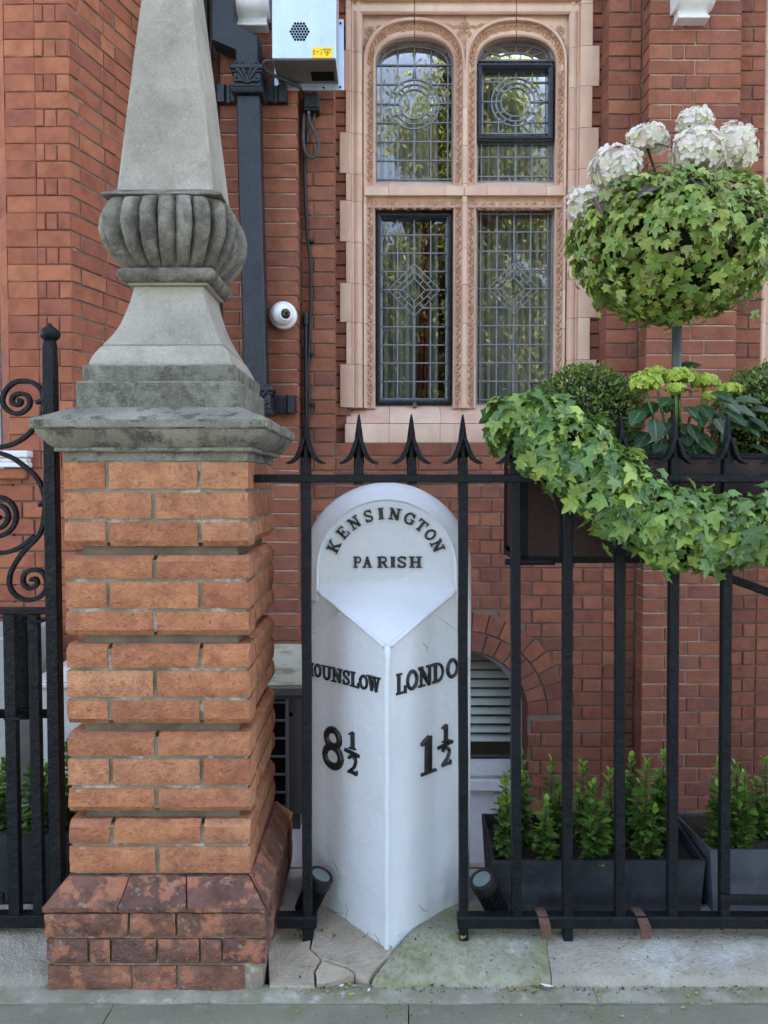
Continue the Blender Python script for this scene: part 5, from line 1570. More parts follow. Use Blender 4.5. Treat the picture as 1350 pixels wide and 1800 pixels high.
def cable(name, px, y, r, m, par, ny=None, n=8):
    q = [P(u, v, (y if ny is None else ny[i])) for i, (u, v) in enumerate(px)]; pts = []
    mm = len(q)
    for i in range(mm-1):
        p0, p1, p2, p3 = q[max(0, i-1)], q[i], q[i+1], q[min(mm-1, i+2)]
        for t in (0, .25, .5, .75): pts.append(.5*((2*p1)+(p2-p0)*t+(2*p0-5*p1+4*p2-p3)*t*t+(3*p1-p0-3*p2+p3)*t**3))
    pts.append(q[-1])
    mb = MB(); mb.tube(pts, r, n); return mb.build(name, M[m], par, smooth='all')
cable('flex_pipe', [(477, 107), (467, 107), (463, 114), (467, 124), (485, 134), (505, 143), (524, 151), (530, 158)], 0, .0085, 'stem_metal', hb, [3.88, 3.88, 3.89, 3.9, 3.93, 3.97, 4.0, 4.02])
# junction box with conduit loop
jb = thing('junction_box', 'small grey junction box with a looped flexible conduit on the brick left of the window', 'junction box', P(546, 176, 4.12))
a, b = P(534, 188, 4.06), P(560, 163, 4.06)
mb = MB(); mb.box(a.x, b.x, 4.06, 4.138, a.z, b.z, .004); bxo = mb.build('box', M['pipe_black'], jb, smooth=30)
MB().box(a.x-.001, b.x+.001, 4.064, 4.137, a.z-.014, a.z-.001, .002).build('box_base', M['plastic_black'], jb)
p = P(542.5, 194, 4.08); mb = MB(); mb.lathe([(.008, .01), (.009, .004), (.009, -.016), (.007, -.018)], p, n=12); mb.build('gland', M['steel_dark'], jb, smooth=40)
cable('flex_conduit', [(542.5, 200), (544, 212), (549, 224), (557, 240), (560, 256), (557, 270), (548, 277), (539, 272), (534, 258), (533, 235), (534, 200)], 4.085, .0085, 'stem_metal', jb, n=10)
cable('cable', [(553, 194), (551, 208), (546, 222), (541, 238), (540, 252)], 4.11, .007, 'stem_metal', jb)
cd = thing('conduit', 'thin black conduit running down the brick corner left of the terracotta window', 'conduit', P(536, 600, 4.12))
cable('conduit_run', [(535, 160), (535.5, 260), (536, 330), (538, 372), (541, 420), (546, 470), (546, 520), (545, 570), (543, 620), (541, 660), (543, 705), (541, 745), (540, 800)], 4.12, .0085, 'plastic_black', cd)
cable('conduit_run', [(537, 566), (537.5, 640), (538, 730), (539, 780), (540, 860)], 4.11, .0095, 'plastic_black', cd)
p = P(537, 562, 4.11); mb = MB(); mb.lathe([(.001, .037), (.013, .035), (.016, .028), (.016, -.018), (.012, -.032), (.0, -.033)], p, n=14); mb.build('hood', M['plastic_black'], cd, smooth=50)
for u, v in ((545, 424), (543, 622), (546, 710)):
    p = P(u, v, 4.12); mb = MB(); mb.box(p.x-.002, p.x+.022, 4.105, 4.139, p.z-.008, p.z+.008, .002); mb.build('clip', M['plastic_black'], cd)
ct = thing('cable_run', 'thin dark cables hanging down the wall between the obelisk and the downpipe', 'cable', P(375, 300, 4.02))
cable('cable', [(361, -60), (364, 60), (368, 140), (371, 190), (374, 260)], 4.0, .012, 'plastic_black', ct)
cable('cable', [(368, -60), (372, 50), (371, 110), (372, 180), (376, 240)], 3.99, .009, 'plastic_black', ct)
cable('cable', [(383, 95), (383, 200), (385, 300), (388, 540), (392, 640)], 4.02, .006, 'plastic_black', ct)
# security camera
sc = thing('security_camera', 'round white security camera with a dark lens on the left brick pilaster', 'camera', P(497, 556, YP))
p = P(499, 556, YP-.002); mb = MB(); mb.lathe([(.070, 0), (.070, .016), (.066, .020), (.066, .022), (.069, .024), (.069, .034), (.060, .042), (.058, .044)], p, (0, -1, 0), 32); mb.build('base_ring', M['cam_white'], sc, smooth=40)
c = p+Vector((0, -.05, 0)); mb = MB()
dirv = Vector((.42, -1, -.18)).normalized()
mb.lathe([(.058*math.sin(R(t)), .058*math.cos(R(t))) for t in range(180, 35, -9)]+[(.034, .048), (.033, .060), (.026, .062), (.0255, .056), (0, .0555)], c, dirv, 32); mb.build('ball', M['cam_white'], sc, smooth=35)
mb = MB(); mb.lathe([(0, .0556), (.0252, .0557), (.024, .058), (.012, .0595), (0, .060)], c, dirv, 24); mb.build('lens', M['black_glass'], sc, smooth=40)

# ------------------------------------------------------------------ behind the railings
# air conditioners
ac = thing('air_conditioner', 'dark air conditioner topped by a mossy stone slab, between pier and milestone', 'air conditioner', (-.7, 2.95, .0))
z1 = P(500, 1222, 2.72).z
ax1 = P(536, 1300, 2.72).x; ax0 = -.80
mb = MB(); mb.box(ax0, ax1, 2.72, 3.2, .09, z1, .004); mb.box(ax0+.02, ax0+.1, 2.74, 3.15, .03, .09); mb.box(ax1-.1, ax1-.02, 2.74, 3.15, .03, .09); cas = mb.build('case', M['ac_dark'], ac)
zt0 = P(500, 1209, 2.70).z
mb = MB(); mb.box(ax0-.02, ax1+.02, 2.70, 3.42, z1+.002, zt0, .003); mb.build('lid', M['ac_dark'], ac)
slab(ax0-.02, ax1+.03, 2.705, 3.40, zt0+.012, ac, 'stone_slab', 'moss_slab', 44, 0)
xg = P(502, 1300, 2.715).x
mb = MB(); mb.box(xg-.16, xg, 2.716, 2.7195, .13, z1-.015); mb.build('grille_void', M['void'], cas)
for k in range(9):
    z = z1-.02-.065*k; mb = MB(); mb.box(xg-.17, xg+.003, 2.708, 2.7195, z-.008, z, .002); mb.build('grille_bar', M['ac_dark'], cas)
mb = MB(); mb.box(xg, xg+.010, 2.708, 2.7195, .10, z1-.012, .002); mb.build('grille_edge', M['ac_dark'], cas)
p = P(511.5, 1256, 2.718); mb = MB(); mb.lathe([(.008, 0), (.007, .003), (0, .0035)], p, (0, -1, 0), 12); mb.build('screw', M['void'], cas)
ac2 = thing('air_conditioner', 'pale grey air conditioner cabinet behind the gate at the lower left', 'air conditioner', (-1.25, 2.95, .0))
x0 = P(52, 1300, 2.72).x
mb = MB(); mb.box(x0, -.90, 2.72, 3.25, .06, P(100, 1210, 2.72).z, .006); mb.box(x0-.012, -.89, 2.705, 3.26, P(100, 1209, 2.72).z, P(100, 1200, 2.72).z, .004); mb.build('case', M['ac_paint'], ac2, smooth=30)
MB().box(x0+.03, -.92, 2.74, 3.2, .03, .059).build('foot', M['ac_dark'], ac2)
sl3 = MB(); h = P(100, 1200, 2.72).z+.001; sl3.loft([[(x0+.05, 2.72, h), (-.9, 2.72, h), (-.9, 3.25, h), (x0+.05, 3.25, h)], [(x0+.12, 2.8, h+.055), (-.9, 2.8, h+.055), (-.9, 3.2, h+.055), (x0+.12, 3.2, h+.055)]], True, False, True); sl3.build('sloped_top', M['ac_paint'], ac2)
tag(MB().box(-2.2, P(22, 1300, 2.95).x, 2.95, 3.3, .03, P(22, 1120, 2.95).z, .012).build('concrete_block', M['concrete']), 'grey concrete block standing behind the gate bars at the left edge', 'block')

# planter troughs and shrubs
def trough(x0, x1, y0, y1, z0, zf, zb, t, mat, lab, taper=.012, flare=.0):
    o = thing('planter_trough', lab, 'planter', ((x0+x1)/2, (y0+y1)/2, z0), 'dark troughs behind the railings')
    th_ = .008
    mb = MB()
    O_ = [(x0+taper, y0+flare, z0), (x1-taper, y0+flare, z0), (x1-taper, y1, z0), (x0+taper, y1, z0)]
    Tp = [(x0, y0, zf), (x1, y0, zf), (x1, y1, zb), (x0, y1, zb)]
    Ti = [(x0+th_, y0+th_, zf), (x1-th_, y0+th_, zf), (x1-th_, y1-th_, zb), (x0+th_, y1-th_, zb)]
    Bi = [(x0+th_+taper, y0+th_, z0+.02), (x1-th_-taper, y0+th_, z0+.02), (x1-th_-taper, y1-th_, z0+.02), (x0+th_+taper, y1-th_, z0+.02)]
    mb.loft([O_, Tp, Ti, Bi], True, True, True); mb.build('shell', M[mat], o)
    mb = MB(); rows = []; n = 14
    for j in range(7):
        y = y0+.012+(y1-y0-.024)*j/6
        rows.append([Vector((x0+.012+(x1-x0-.024)*i/n, y, zf-.022+noise.noise((i*.9, j*.9, x0))*.012)) for i in range(n+1)])
    mb.loft(rows, False); stuff(mb.build('soil', M['soil'], o, smooth='all'))
    return o
ya, yb2 = 2.20, 2.46
trough(P(866, 1510, ya).x, P(1240, 1512, ya).x, ya, yb2, .03, P(1050, 1513, ya).z, P(880, 1430, yb2).z, 0, 'trough', 'long black trough of small shrubs beside the milestone, right of the lamp')
trough(P(1247, 1490, ya).x, 2.0, ya-.005, yb2+.02, .03, P(1290, 1493, ya).z, P(1215, 1433, yb2).z, 0, 'trough_grey', 'slate grey trough of small shrubs at the lower right corner')
trough(-1.75, P(122, 1470, 2.25).x, 2.25, 2.5, .03, P(60, 1468, 2.25).z, P(60, 1440, 2.5).z, 0, 'trough', 'dark blue black trough behind the gate bars at the lower left')
def leaf_small(L, w):
    mb = MB()
    mb.add([(0, 0, 0), (w*.5, L*.42, .06*L), (w*.42, L*.68, .07*L), (0, L, -.06*L), (-w*.42, L*.68, .07*L), (-w*.5, L*.42, .06*L), (0, L*.45, 0)],
       [(0, 1, 6), (1, 2, 6), (2, 3, 6), (3, 4, 6), (4, 5, 6), (5, 0, 6)]); return mb
def basis(t, n):
    y = Vector(t).normalized(); x = y.cross(Vector(n)).normalized(); z = x.cross(y)
    return Matrix((x, y, z)).transposed()
def shrub(x, y, z0, h, seed, lab, lean=(0, 0)):
    rnd = random.Random(seed)
    o = thing('box_shrub', lab, 'shrub', (x, y, z0), 'small leafy shrubs in the troughs')
    st, lf, tp = MB(), MB(), MB()
    base = leaf_small(1, .54)
    stems = [(0, 0, h)]+[(rnd.uniform(-.026, .026), rnd.uniform(-.025, .02), h*rnd.uniform(.45, .8)) for _ in range(4)]
    for (dx, dy, hh) in stems:
        p0 = Vector((x+dx*.5, y+dy*.5, z0)); p1 = Vector((x+dx+lean[0]*hh/h, y+dy+lean[1], z0+hh))
        pts = [p0.lerp(p1, k/8)+Vector((math.sin(k*.8+seed)*.003, math.cos(k*.7+seed)*.003, 0)) for k in range(9)]
        st.tube(pts, [.003-.0002*k for k in range(9)], 5)
        m = int(hh/.0092); a = rnd.uniform(0, 6)
        for k in range(m):
            t = (k+.5)/m; i = min(7, int(t*8)); p = pts[i].lerp(pts[i+1], t*8-i)
            a += 2.4+rnd.uniform(-.3, .3)
            for q in range(2):
                aa = a+PI*q+rnd.uniform(-.35, .35)
                el = rnd.uniform(-.1, .65) if t < .85 else rnd.uniform(.6, 1.2)
                d = Vector((math.cos(aa)*math.cos(el), math.sin(aa)*math.cos(el), math.sin(el)))
                L = rnd.uniform(.034, .050)*(1.0-.15*t if t < .88 else .66)
                n = Vector((-math.cos(aa)*math.sin(el), -math.sin(aa)*math.sin(el), math.cos(el)))+Vector((rnd.uniform(-.4, .4), rnd.uniform(-.4, .4), 0))
                B = basis(d, n)
                (tp if t > .86 and rnd.random() < .8 else lf).add([p+B @ (v*L) for v in base.v], base.f)
    st.build('stem', M['twig'], o); stuff(lf.build('foliage', M['box_leaf'], o, smooth='all', fix=False)); stuff(tp.build('young_tips', M['box_tip'], o, smooth='all', fix=False))
def putshrub(u, v0, v1, y, i, lab, lean=(0, 0)):
    a = P(u, v0, y); b = P(u, v1, y); shrub(a.x, y, a.z-.005, b.z-a.z, i, lab, lean)
sl_list = [
 (890, 1505, 1362, 2.25, 'tall shrub at the left end of the long black trough, before the louvred window'),
 (912, 1500, 1322, 2.37, 'tallest dark shrub at the back of the long black trough, beside the fifth railing bar'),
 (958, 1505, 1408, 2.24, 'short bushy shrub in the long black trough, just left of the sixth railing bar'),
 (968, 1490, 1335, 2.40, 'thin shrub tip rising behind the short bushy shrub in the long black trough'),
 (1022, 1500, 1340, 2.38, 'slender shrub in the long black trough, midway between the sixth and seventh bars, behind'),
 (1042, 1508, 1375, 2.24, 'rounded bright green shrub in the long black trough, midway between the sixth and seventh bars'),
 (1072, 1500, 1355, 2.32, 'shrub just left of the seventh railing bar in the long black trough'),
 (1108, 1490, 1328, 2.38, 'shrub with bright tips just right of the seventh railing bar'),
 (1135, 1505, 1335, 2.26, 'broad bright shrub in the long black trough, midway between the seventh and eighth bars'),
 (1163, 1495, 1322, 2.36, 'shrub half hidden by the eighth bar, right end of the long black trough'),
 (1262, 1485, 1335, 2.26, 'shrub at the left end of the slate grey trough, half behind the last bar'),
 (1292, 1485, 1340, 2.38, 'shrub behind the last railing bar in the slate grey trough'),
 (1308, 1488, 1360, 2.24, 'bright low shrub in the slate grey trough, right of the last bar'),
 (1345, 1485, 1332, 2.32, 'shrub at the right edge of the picture in the slate grey trough'),
 (10, 1462, 1335, 2.36, 'shrub in the left trough, left of the first gate bar'),
 (62, 1462, 1318, 2.34, 'shrub in the left trough, behind the second gate bar'),
 (84, 1462, 1340, 2.42, 'shrub in the left trough, just left of the gate post'),
 (122, 1462, 1302, 2.36, 'shrub in the left trough, between the gate post and the brick pier')]
for i, (u, v0, v1, y, lab) in enumerate(sl_list): putshrub(u, v0, v1, y, 100+i, lab)

# floodlights
def lamp(ub, vb_, ut, vt, yb_, yt, lab):
    b, t = P(ub, vb_, yb_), P(ut, vt, yt); ax = (t-b).normalized(); L = (t-b).length
    o = thing('spot_lamp', lab, 'lamp', b, 'black spot lamps at the foot of the milestone')
    mb = MB(); mb.lathe([(.0, -.002), (.024, 0), (.0262, .004), (.0262, L*.72), (.0, L*.73)], b, ax, 28); bo = mb.build('body', M['plastic_black'], o, smooth=40)
    a = ax.orthogonal().normalized(); c = ax.cross(a); fb = MB()
    for k in range(24):
        an = 2*PI*k/24; d = a*math.cos(an)+c*math.sin(an); e2 = ax.cross(d)*.0013
        p0, p1 = b+ax*.006, b+ax*L*.72
        fb.add([p0+d*.025-e2, p0+d*.0325-e2, p1+d*.0345-e2, p1+d*.025-e2, p0+d*.025+e2, p0+d*.0325+e2, p1+d*.0345+e2, p1+d*.025+e2], [(0, 1, 2, 3), (7, 6, 5, 4), (1, 5, 6, 2), (0, 4, 5, 1), (3, 2, 6, 7)])
    stuff(fb.build('cooling_fins', M['plastic_black'], bo))
    mb = MB(); mb.lathe([(.027, L*.70), (.037, L*.73), (.038, L*.76), (.038, L*.93), (.0365, L*.96), (.028, L*.97), (.0272, L*.955), (.0265, L*.95)], b, ax, 32); mb.build('rim', M['plastic_black'], o, smooth=40)
    mb = MB(); mb.lathe([(.0, L*.953), (.0272, L*.953), (.020, L*.96), (0, L*.963)], b, ax, 28); mb.build('lens', M['lens_glass'], o, smooth=60)
    mb = MB(); mb.tube([b+Vector((0, .02, .03)), b+Vector((0, .04, .0)), Vector((b.x, b.y+.05, .03))], .006, 8); mb.build('bracket', M['plastic_black'], o)
lamp(877, 1606, 845, 1542, 2.17, 2.135, 'black ribbed spot lamp right of the milestone, its lens tilted up towards the stone')
lamp(535, 1604, 566, 1535, 2.165, 2.15, 'black ribbed spot lamp left of the milestone, half behind the first railing bar')

# hanging window box behind the railings
zt_, zb_ = P(1200, 797, 2.2).z, P(1000, 990, 2.2).z
bxx = P(914, 900, 2.2).x
wbx = thing('planter_box', 'long dark brown planter box with a black frame, raised behind the railings under the hydrangeas', 'planter box', (1.2, 2.35, zb_))
mb = MB(); y0, y1 = 2.2, 2.5; x1 = 2.1
mb.box(bxx+.006, x1, y0+.006, y0+.02, zb_+.01, zt_-.004); mb.box(bxx+.006, x1, y1-.02, y1-.006, zb_+.01, zt_-.004); mb.box(bxx+.006, bxx+.02, y0+.021, y1-.021, zb_+.01, zt_-.004); mb.box(bxx+.006, x1, y0+.021, y1-.021, zb_+.012, zb_+.03)
mb.build('panels', M['box_wood'], wbx)
fm = MB()
for y in (y0, y1-.018): 
    fm.box(bxx, x1, y, y+.018, zt_-.016, zt_, .002); fm.box(bxx, x1, y, y+.018, zb_, zb_+.018, .002); fm.box(bxx, bxx+.022, y+.0005, y+.0185, zb_+.019, zt_-.017, .002)
fm.box(bxx, bxx+.02, y0+.019, y1-.019, zt_-.0155, zt_-.0005); fm.box(bxx, bxx+.02, y0+.019, y1-.019, zb_+.0005, zb_+.0155)
fm.box(P(985, 900, 2.2).x, P(1000, 900, 2.2).x, y0-.001, y0+.017, zb_+.019, zt_-.017, .002)
fm.build('frame', M['iron'], wbx)
MB().box(bxx+.021, x1, y0+.021, y1-.021, zt_-.05, zt_-.03).build('soil', M['soil'], wbx)
mb = MB(); a, b = P(888, 988, 2.13), P(975, 988, 2.13); mb.tube([a, b], .0085, 10); mb.build('bracket_rod', M['iron'], wbx, smooth=60)
mb = MB(); a, b = P(1232, 998, 2.2), P(1420, 1066, 2.2); mb.tube([a, b], 1, flat=((0, 1, 0), .012, .012)); mb.build('brace', M['iron'], wbx)

# ------------------------------------------------------------------ foliage
def ivy_mesh(seed, mat, s=1.0):
    rnd = random.Random(seed); mb = MB(); uvs = []
    c = (0, .30, .035)
    lobes = [(90, 1.0, .105), (38, .70, .10), (142, .70, .10), (-12, .47, .09), (192, .47, .09)]
    out = []
    order = [(-70, 'n', .22), (-14, 'l', .52), (12, 'n', .43), (36, 'l', .68), (63, 'n', .47), (90, 'l', .82), (117, 'n', .47), (144, 'l', .68), (168, 'n', .43), (194, 'l', .52), (250, 'n', .22)]
    for i, (a, k, r) in enumerate(order):
        r *= rnd.uniform(.88, 1.1); a += rnd.uniform(-5, 5)
        if k == 'n': out.append((a, r, 1))
        else:
            out.append((a-11, r*.80, .55)); out.append((a, r, 0)); out.append((a+11, r*.80, .55))
    fold = rnd.uniform(-.05, .42)
    pts = []
    for a, r, w in out:
        x, y = math.cos(R(a))*r, .30+math.sin(R(a))*r
        z = fold*abs(x)-.18*(x*x+(y-.3)**2)*1.7+(.05 if w == 1 else 0)+rnd.uniform(-.03, .03)
        pts.append((x, y, z)); uvs.append((x+.5, w))
    n = len(pts)
    mb.add([c]+pts, [(0, i+1, (i+1) % n+1) for i in range(n-1)]+[(0, n, 1)])
    UV = [(.5, 0)]+uvs
    me = bpy.data.meshes.new('leaf'); me.from_pydata([tuple(v*s) for v in mb.v], [], mb.f); me.materials.append(M[mat])
    setuv(me, UV)
    me.polygons.foreach_set('use_smooth', [True]*len(me.polygons))
    return me, mb, UV
def setuv(me, UV):
    l = me.uv_layers.new(name='UVMap')
    vi = [0]*len(me.loops); me.loops.foreach_get('vertex_index', vi)
    flat = []
    for i in vi: flat += list(UV[i])
    l.data.foreach_set('uv', flat)
def spread(par, leaves, variants, nobj, mat, leafname='leaf', restname='foliage'):
    """leaves: (pos, 3x3, scale, front score). The largest in view are objects, the rest one joined part"""
    leaves.sort(key=lambda l: -l[3])
    for i, (p, B, s, sc_) in enumerate(leaves[:nobj]):
        inst(leafname, variants[i % len(variants)][0], par, p, B, s)
    mb = MB(); UV = []
    for i, (p, B, s, sc_) in enumerate(leaves[nobj:]):
        v = variants[i % len(variants)]
        mb.add([p+B @ (q*s) for q in v[1].v], v[1].f); UV += v[2]
    if mb.v:
        o = mb.build(restname, M[mat], par, smooth='all', fix=False); setuv(o.data, UV); stuff(o)
V1 = [ivy_mesh(k, 'ivy') for k in range(6)]
V2 = [ivy_mesh(k+20, 'ivy_topiary') for k in range(6)]
# ivy ball on a stem
TC = P(1188, 432, 2.36)
tp_ = thing('ivy_topiary', 'clipped ivy ball on a tall thin stem, standing in the planter box below white hydrangeas', 'topiary', (TC.x, TC.y, zt_))
RX, RY_, RZ = .290, .28, .216
rnd = random.Random(5); L_ = []
for k in range(3600):
    z = rnd.uniform(-1, 1)
    a = rnd.uniform(0, 2*PI)
    r = math.sqrt(1-z*z); n = Vector((r*math.cos(a), r*math.sin(a), z))
    # flatter top, fuller sides
    prof = 1.0 if z > -.2 else 1-.16*((-z-.2)/.8)**2
    zz = n.z if n.z < .55 else .55+(n.z-.55)*.75
    p0 = Vector((n.x*RX*prof, n.y*RY_*prof, zz*RZ))
    lump = 1+.11*noise.noise(p0*8+Vector((3, 1, 4)))+.08*noise.noise(p0*22)
    if noise.noise(p0*14+Vector((9, 2, 2))) < -.40 and rnd.random() < .8: continue
    dep = rnd.choice((1.03, 1, .98, .93, .86, .78))*(rnd.uniform(1.04, 1.16) if rnd.random() < .05 else 1)
    p = TC+p0*lump*dep
    nn = (Vector((n.x/RX, n.y/RY_, n.z/RZ)).normalized()+Vector((rnd.uniform(-.75, .75), rnd.uniform(-.6, .6), rnd.uniform(-.2, .8)))).normalized()
    t = Vector((rnd.uniform(-.6, .6), rnd.uniform(-.6, .6), -1))+n*.35
    t = (t-nn*t.dot(nn)).normalized()
    s = rnd.choice((.020, .024, .027, .030, .034, .040))*rnd.uniform(.85, 1.1)
    view = -n.y
    L_.append((p, basis(t, nn), s, view*s*(min(dep, 1)**4) if n.y < .35 else -1))
spread(tp_, L_, V2, 300, 'ivy_topiary')
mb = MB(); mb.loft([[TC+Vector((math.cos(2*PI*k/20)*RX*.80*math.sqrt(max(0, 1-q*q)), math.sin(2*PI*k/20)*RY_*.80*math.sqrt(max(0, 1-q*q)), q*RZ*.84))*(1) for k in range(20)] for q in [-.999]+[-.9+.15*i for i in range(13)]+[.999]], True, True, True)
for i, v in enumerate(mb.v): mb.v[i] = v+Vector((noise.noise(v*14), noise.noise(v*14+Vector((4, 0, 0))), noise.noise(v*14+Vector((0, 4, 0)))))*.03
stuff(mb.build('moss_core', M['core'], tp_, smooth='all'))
vb = MB()
for k in range(46):
    a = rnd.uniform(PI, 2*PI); z = rnd.uniform(-.9, .3); pts = []
    for j in range(6):
        r = math.sqrt(max(0, 1-z*z)); pts.append(TC+Vector((math.cos(a)*RX*r*.88, math.sin(a)*RY_*r*.88, z*RZ*.9))); z = min(.95, max(-.97, z+rnd.uniform(-.05, .22))); a += rnd.uniform(-.2, .2)
    vb.tube(pts, .0022, 5)
stuff(vb.build('vine_stems', M['twig'], tp_, smooth='all'))
mb = MB(); a = P(1190, 575, 2.36); mb.tube([Vector((a.x, 2.36, TC.z-.15)), Vector((a.x, 2.36, zt_-.06))], .0145, 14); mb.build('stem', M['stem_metal'], tp_, smooth='all')
# ivy garland over the railings
gl = thing('ivy_garland', 'thick trailing ivy garland spilling from the planter box over the top rail', 'ivy', (.8, 2.05, 1.1))
SPN = [((893, 740), .075, 2.10), (((925, 742)), .105, 2.09), ((965, 765), .115, 2.07), ((1010, 800), .118, 2.05), ((1055, 842), .112, 2.035), ((1100, 880), .108, 2.03), ((1150, 912), .105, 2.025), ((1200, 932), .103, 2.02), ((1250, 934), .094, 2.02), ((1300, 926), .090, 2.02), ((1350, 926), .098, 2.02), ((1400, 915), .1, 2.02), ((1460, 890), .09, 2.04)]
SP_ = [(P(u, v, y), r*.88) for (u, v), r, y in SPN]
L_ = []
for k in range(3000):
    t = rnd.uniform(0, len(SP_)-1.001); i = int(t); f = t-i
    c = SP_[i][0].lerp(SP_[i+1][0], f); r = SP_[i][1]+(SP_[i+1][1]-SP_[i][1])*f
    ax = (SP_[i+1][0]-SP_[i][0]).normalized(); a = rnd.uniform(0, 2*PI)
    u_ = Vector((0, -1, 0)); w_ = ax.cross(u_).normalized()
    if w_.z < 0: w_ = -w_
    n = u_*math.cos(a)+w_*math.sin(a)
    if t < .4: n = (n-ax*rnd.uniform(0, 1.4)).normalized()
    dep = rnd.choice((1, 1, .95, .9, .8, .65))
    lump = 1+.30*noise.noise(c*9+n*1.5)+.12*noise.noise(c*25)+(rnd.uniform(.1, .38) if rnd.random() < .09 else 0)
    p = c+Vector((n.x, n.y*.82, n.z))*r*dep*lump
    nn = (n+Vector((rnd.uniform(-.8, .8), rnd.uniform(-.6, .3), rnd.uniform(-.3, .9)))).normalized()
    tt = Vector((rnd.gauss(0, .75), rnd.uniform(-.8, .4), rnd.gauss(-.75, .6)))
    tt = (tt-nn*tt.dot(nn)).normalized()
    s = rnd.choice((.022, .027, .031, .036, .042, .050))*rnd.uniform(.85, 1.12)
    L_.append((p, basis(tt, nn), s, math.cos(a)*s*dep**3))
spread(gl, L_, V1, 300, 'ivy')
vb = MB()
for k in range(40):
    t = rnd.uniform(0, len(SP_)-3); pts = []
    for j in range(7):
        tt = t+j*.3; i = min(int(tt), len(SP_)-2); f = tt-i
        c = SP_[i][0].lerp(SP_[i+1][0], f); pts.append(c+Vector((rnd.uniform(-.02, .02), rnd.uniform(-.07, .02), rnd.uniform(-.07, .06))))
    vb.tube(pts, .0024, 5)
vb.tube([P(1120, 838, 2.0), P(1140, 832, 1.99), P(1160, 835, 1.99), P(1175, 848, 2.0), P(1182, 860, 2.01)], .0022, 5)
stuff(vb.build('vine_stems', M['twig'], gl, smooth='all'))
# clipped box balls
def ball(c, r, seed, lab, n=5200):
    o = thing('box_ball', lab, 'shrub', (c.x, c.y, zt_), 'clipped box balls in the planter box')
    rn = random.Random(seed); lf = MB(); base = leaf_small(1, .5)
    for k in range(n):
        z = rn.uniform(-1, 1); a = rn.uniform(0, 2*PI); q = math.sqrt(1-z*z)
        d = Vector((q*math.cos(a), q*math.sin(a), z)); 
        if d.y > .6: continue
        lump = 1+.10*noise.noise(d*4+Vector((seed, 0, 0)))+.07*noise.noise(d*11)
        p = c+Vector((d.x*r, d.y*r, d.z*r*1.02))*lump*rn.choice((1.0, .97, .93, .86, 1.03))
        t = (d+Vector((rn.uniform(-.9, .9), rn.uniform(-.9, .9), rn.uniform(-.5, .9)))).normalized()
        nn = (d+Vector((rn.uniform(-.6, .6), rn.uniform(-.6, .6), rn.uniform(-.2, .9)))).normalized()
        if abs(t.dot(nn)) > .97: continue
        lf.add([p+basis(t, nn) @ (v*rn.uniform(.010, .016)) for v in base.v] if False else [], []) if False else None
        B = basis(t, nn); L = rn.uniform(.011, .0175)
        lf.add([p+B @ (v*L) for v in base.v], base.f)
    stuff(lf.build('foliage', M['ball_leaf'], o, smooth='all', fix=False))
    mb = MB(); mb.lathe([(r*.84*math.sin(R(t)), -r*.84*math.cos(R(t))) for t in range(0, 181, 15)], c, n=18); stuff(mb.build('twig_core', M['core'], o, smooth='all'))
    mb = MB(); mb.tube([Vector((c.x, c.y, zt_-.05)), c], .006, 6); mb.build('stem', M['twig'], o)
c = P(1030, 738, 2.40); ball(Vector((c.x, 2.40, c.z)), .158, 3, 'clipped box ball behind the ivy garland, left of the lime hydrangea', 6500)
c = P(1350, 738, 2.40); ball(Vector((c.x, 2.40, c.z)), .158, 9, 'clipped box ball at the right edge, right of the lime hydrangea', 6500)
# hydrangea blooms
def floret_mesh(seed, mat, s=1):
    rn = random.Random(seed); mb = MB()
    for k in range(4):
        a = k*PI/2+rn.uniform(-.2, .2); w = rn.uniform(.40, .5)
        q = lambda r, b, z: (math.cos(a)*r-math.sin(a)*b, math.sin(a)*r+math.cos(a)*b, z)
        z1 = rn.uniform(.05, .2)
        mb.add([(0, 0, 0), q(.28, -w*.6, .06), q(.65, -w, z1), q(.98, -w*.5, z1+.06), q(1.05, 0, z1+rn.uniform(-.1, .1)), q(.98, w*.5, z1+.06), q(.65, w, z1), q(.28, w*.6, .06), q(.6, 0, .0)], [(0, 1, 8), (1, 2, 8), (2, 3, 8), (3, 4, 8), (4, 5, 8), (5, 6, 8), (6, 7, 8), (7, 0, 8)])
    me = mb.mesh('floret', M[mat], smooth='all', fix=False)
    return me, mb, None
FW = [floret_mesh(k, 'petal_white') for k in range(4)]
FL = [floret_mesh(k+9, 'petal_lime') for k in range(3)]
def head(par, c, rx, rz, n, fs, variants, asobj, lower=-.6, fname='floret'):
    rn = random.Random(int(c.x*1000+c.z*777)); mb = MB()
    for k in range(n):
        z = 1-(1-lower)*(k+.5)/n; a = k*2.39996+rn.uniform(-.2, .2); q = math.sqrt(max(0, 1-z*z))
        d = Vector((q*math.cos(a), q*math.sin(a), z))
        lump = rn.uniform(.78, 1.08)
        p = c+Vector((d.x*rx, d.y*rx, d.z*rz))*lump
        nn = (d+Vector((rn.uniform(-.35, .35), rn.uniform(-.35, .35), rn.uniform(-.2, .3)))).normalized()
        t = nn.orthogonal(); t.rotate(Matrix.Rotation(rn.uniform(0, 6.28), 3, nn))
        B = basis(t, nn); s = fs*rn.uniform(.8, 1.15); v = variants[k % len(variants)]
        if asobj: inst(fname, v[0], par, p, B, s)
        else: mb.add([p+B @ (x*s) for x in v[1].v], v[1].f)
    if not asobj: stuff(mb.build('florets', variants[0][0].materials[0], par, smooth='all', fix=False))
    core = MB(); core.lathe([(rx*.72*math.sin(R(t)), -rz*.72*math.cos(R(t))) for t in range(int(180-math.degrees(math.acos(lower)))+1, 181, 14)], c, n=12); core.build('bloom_core', variants[0][0].materials[0], par, smooth='all')
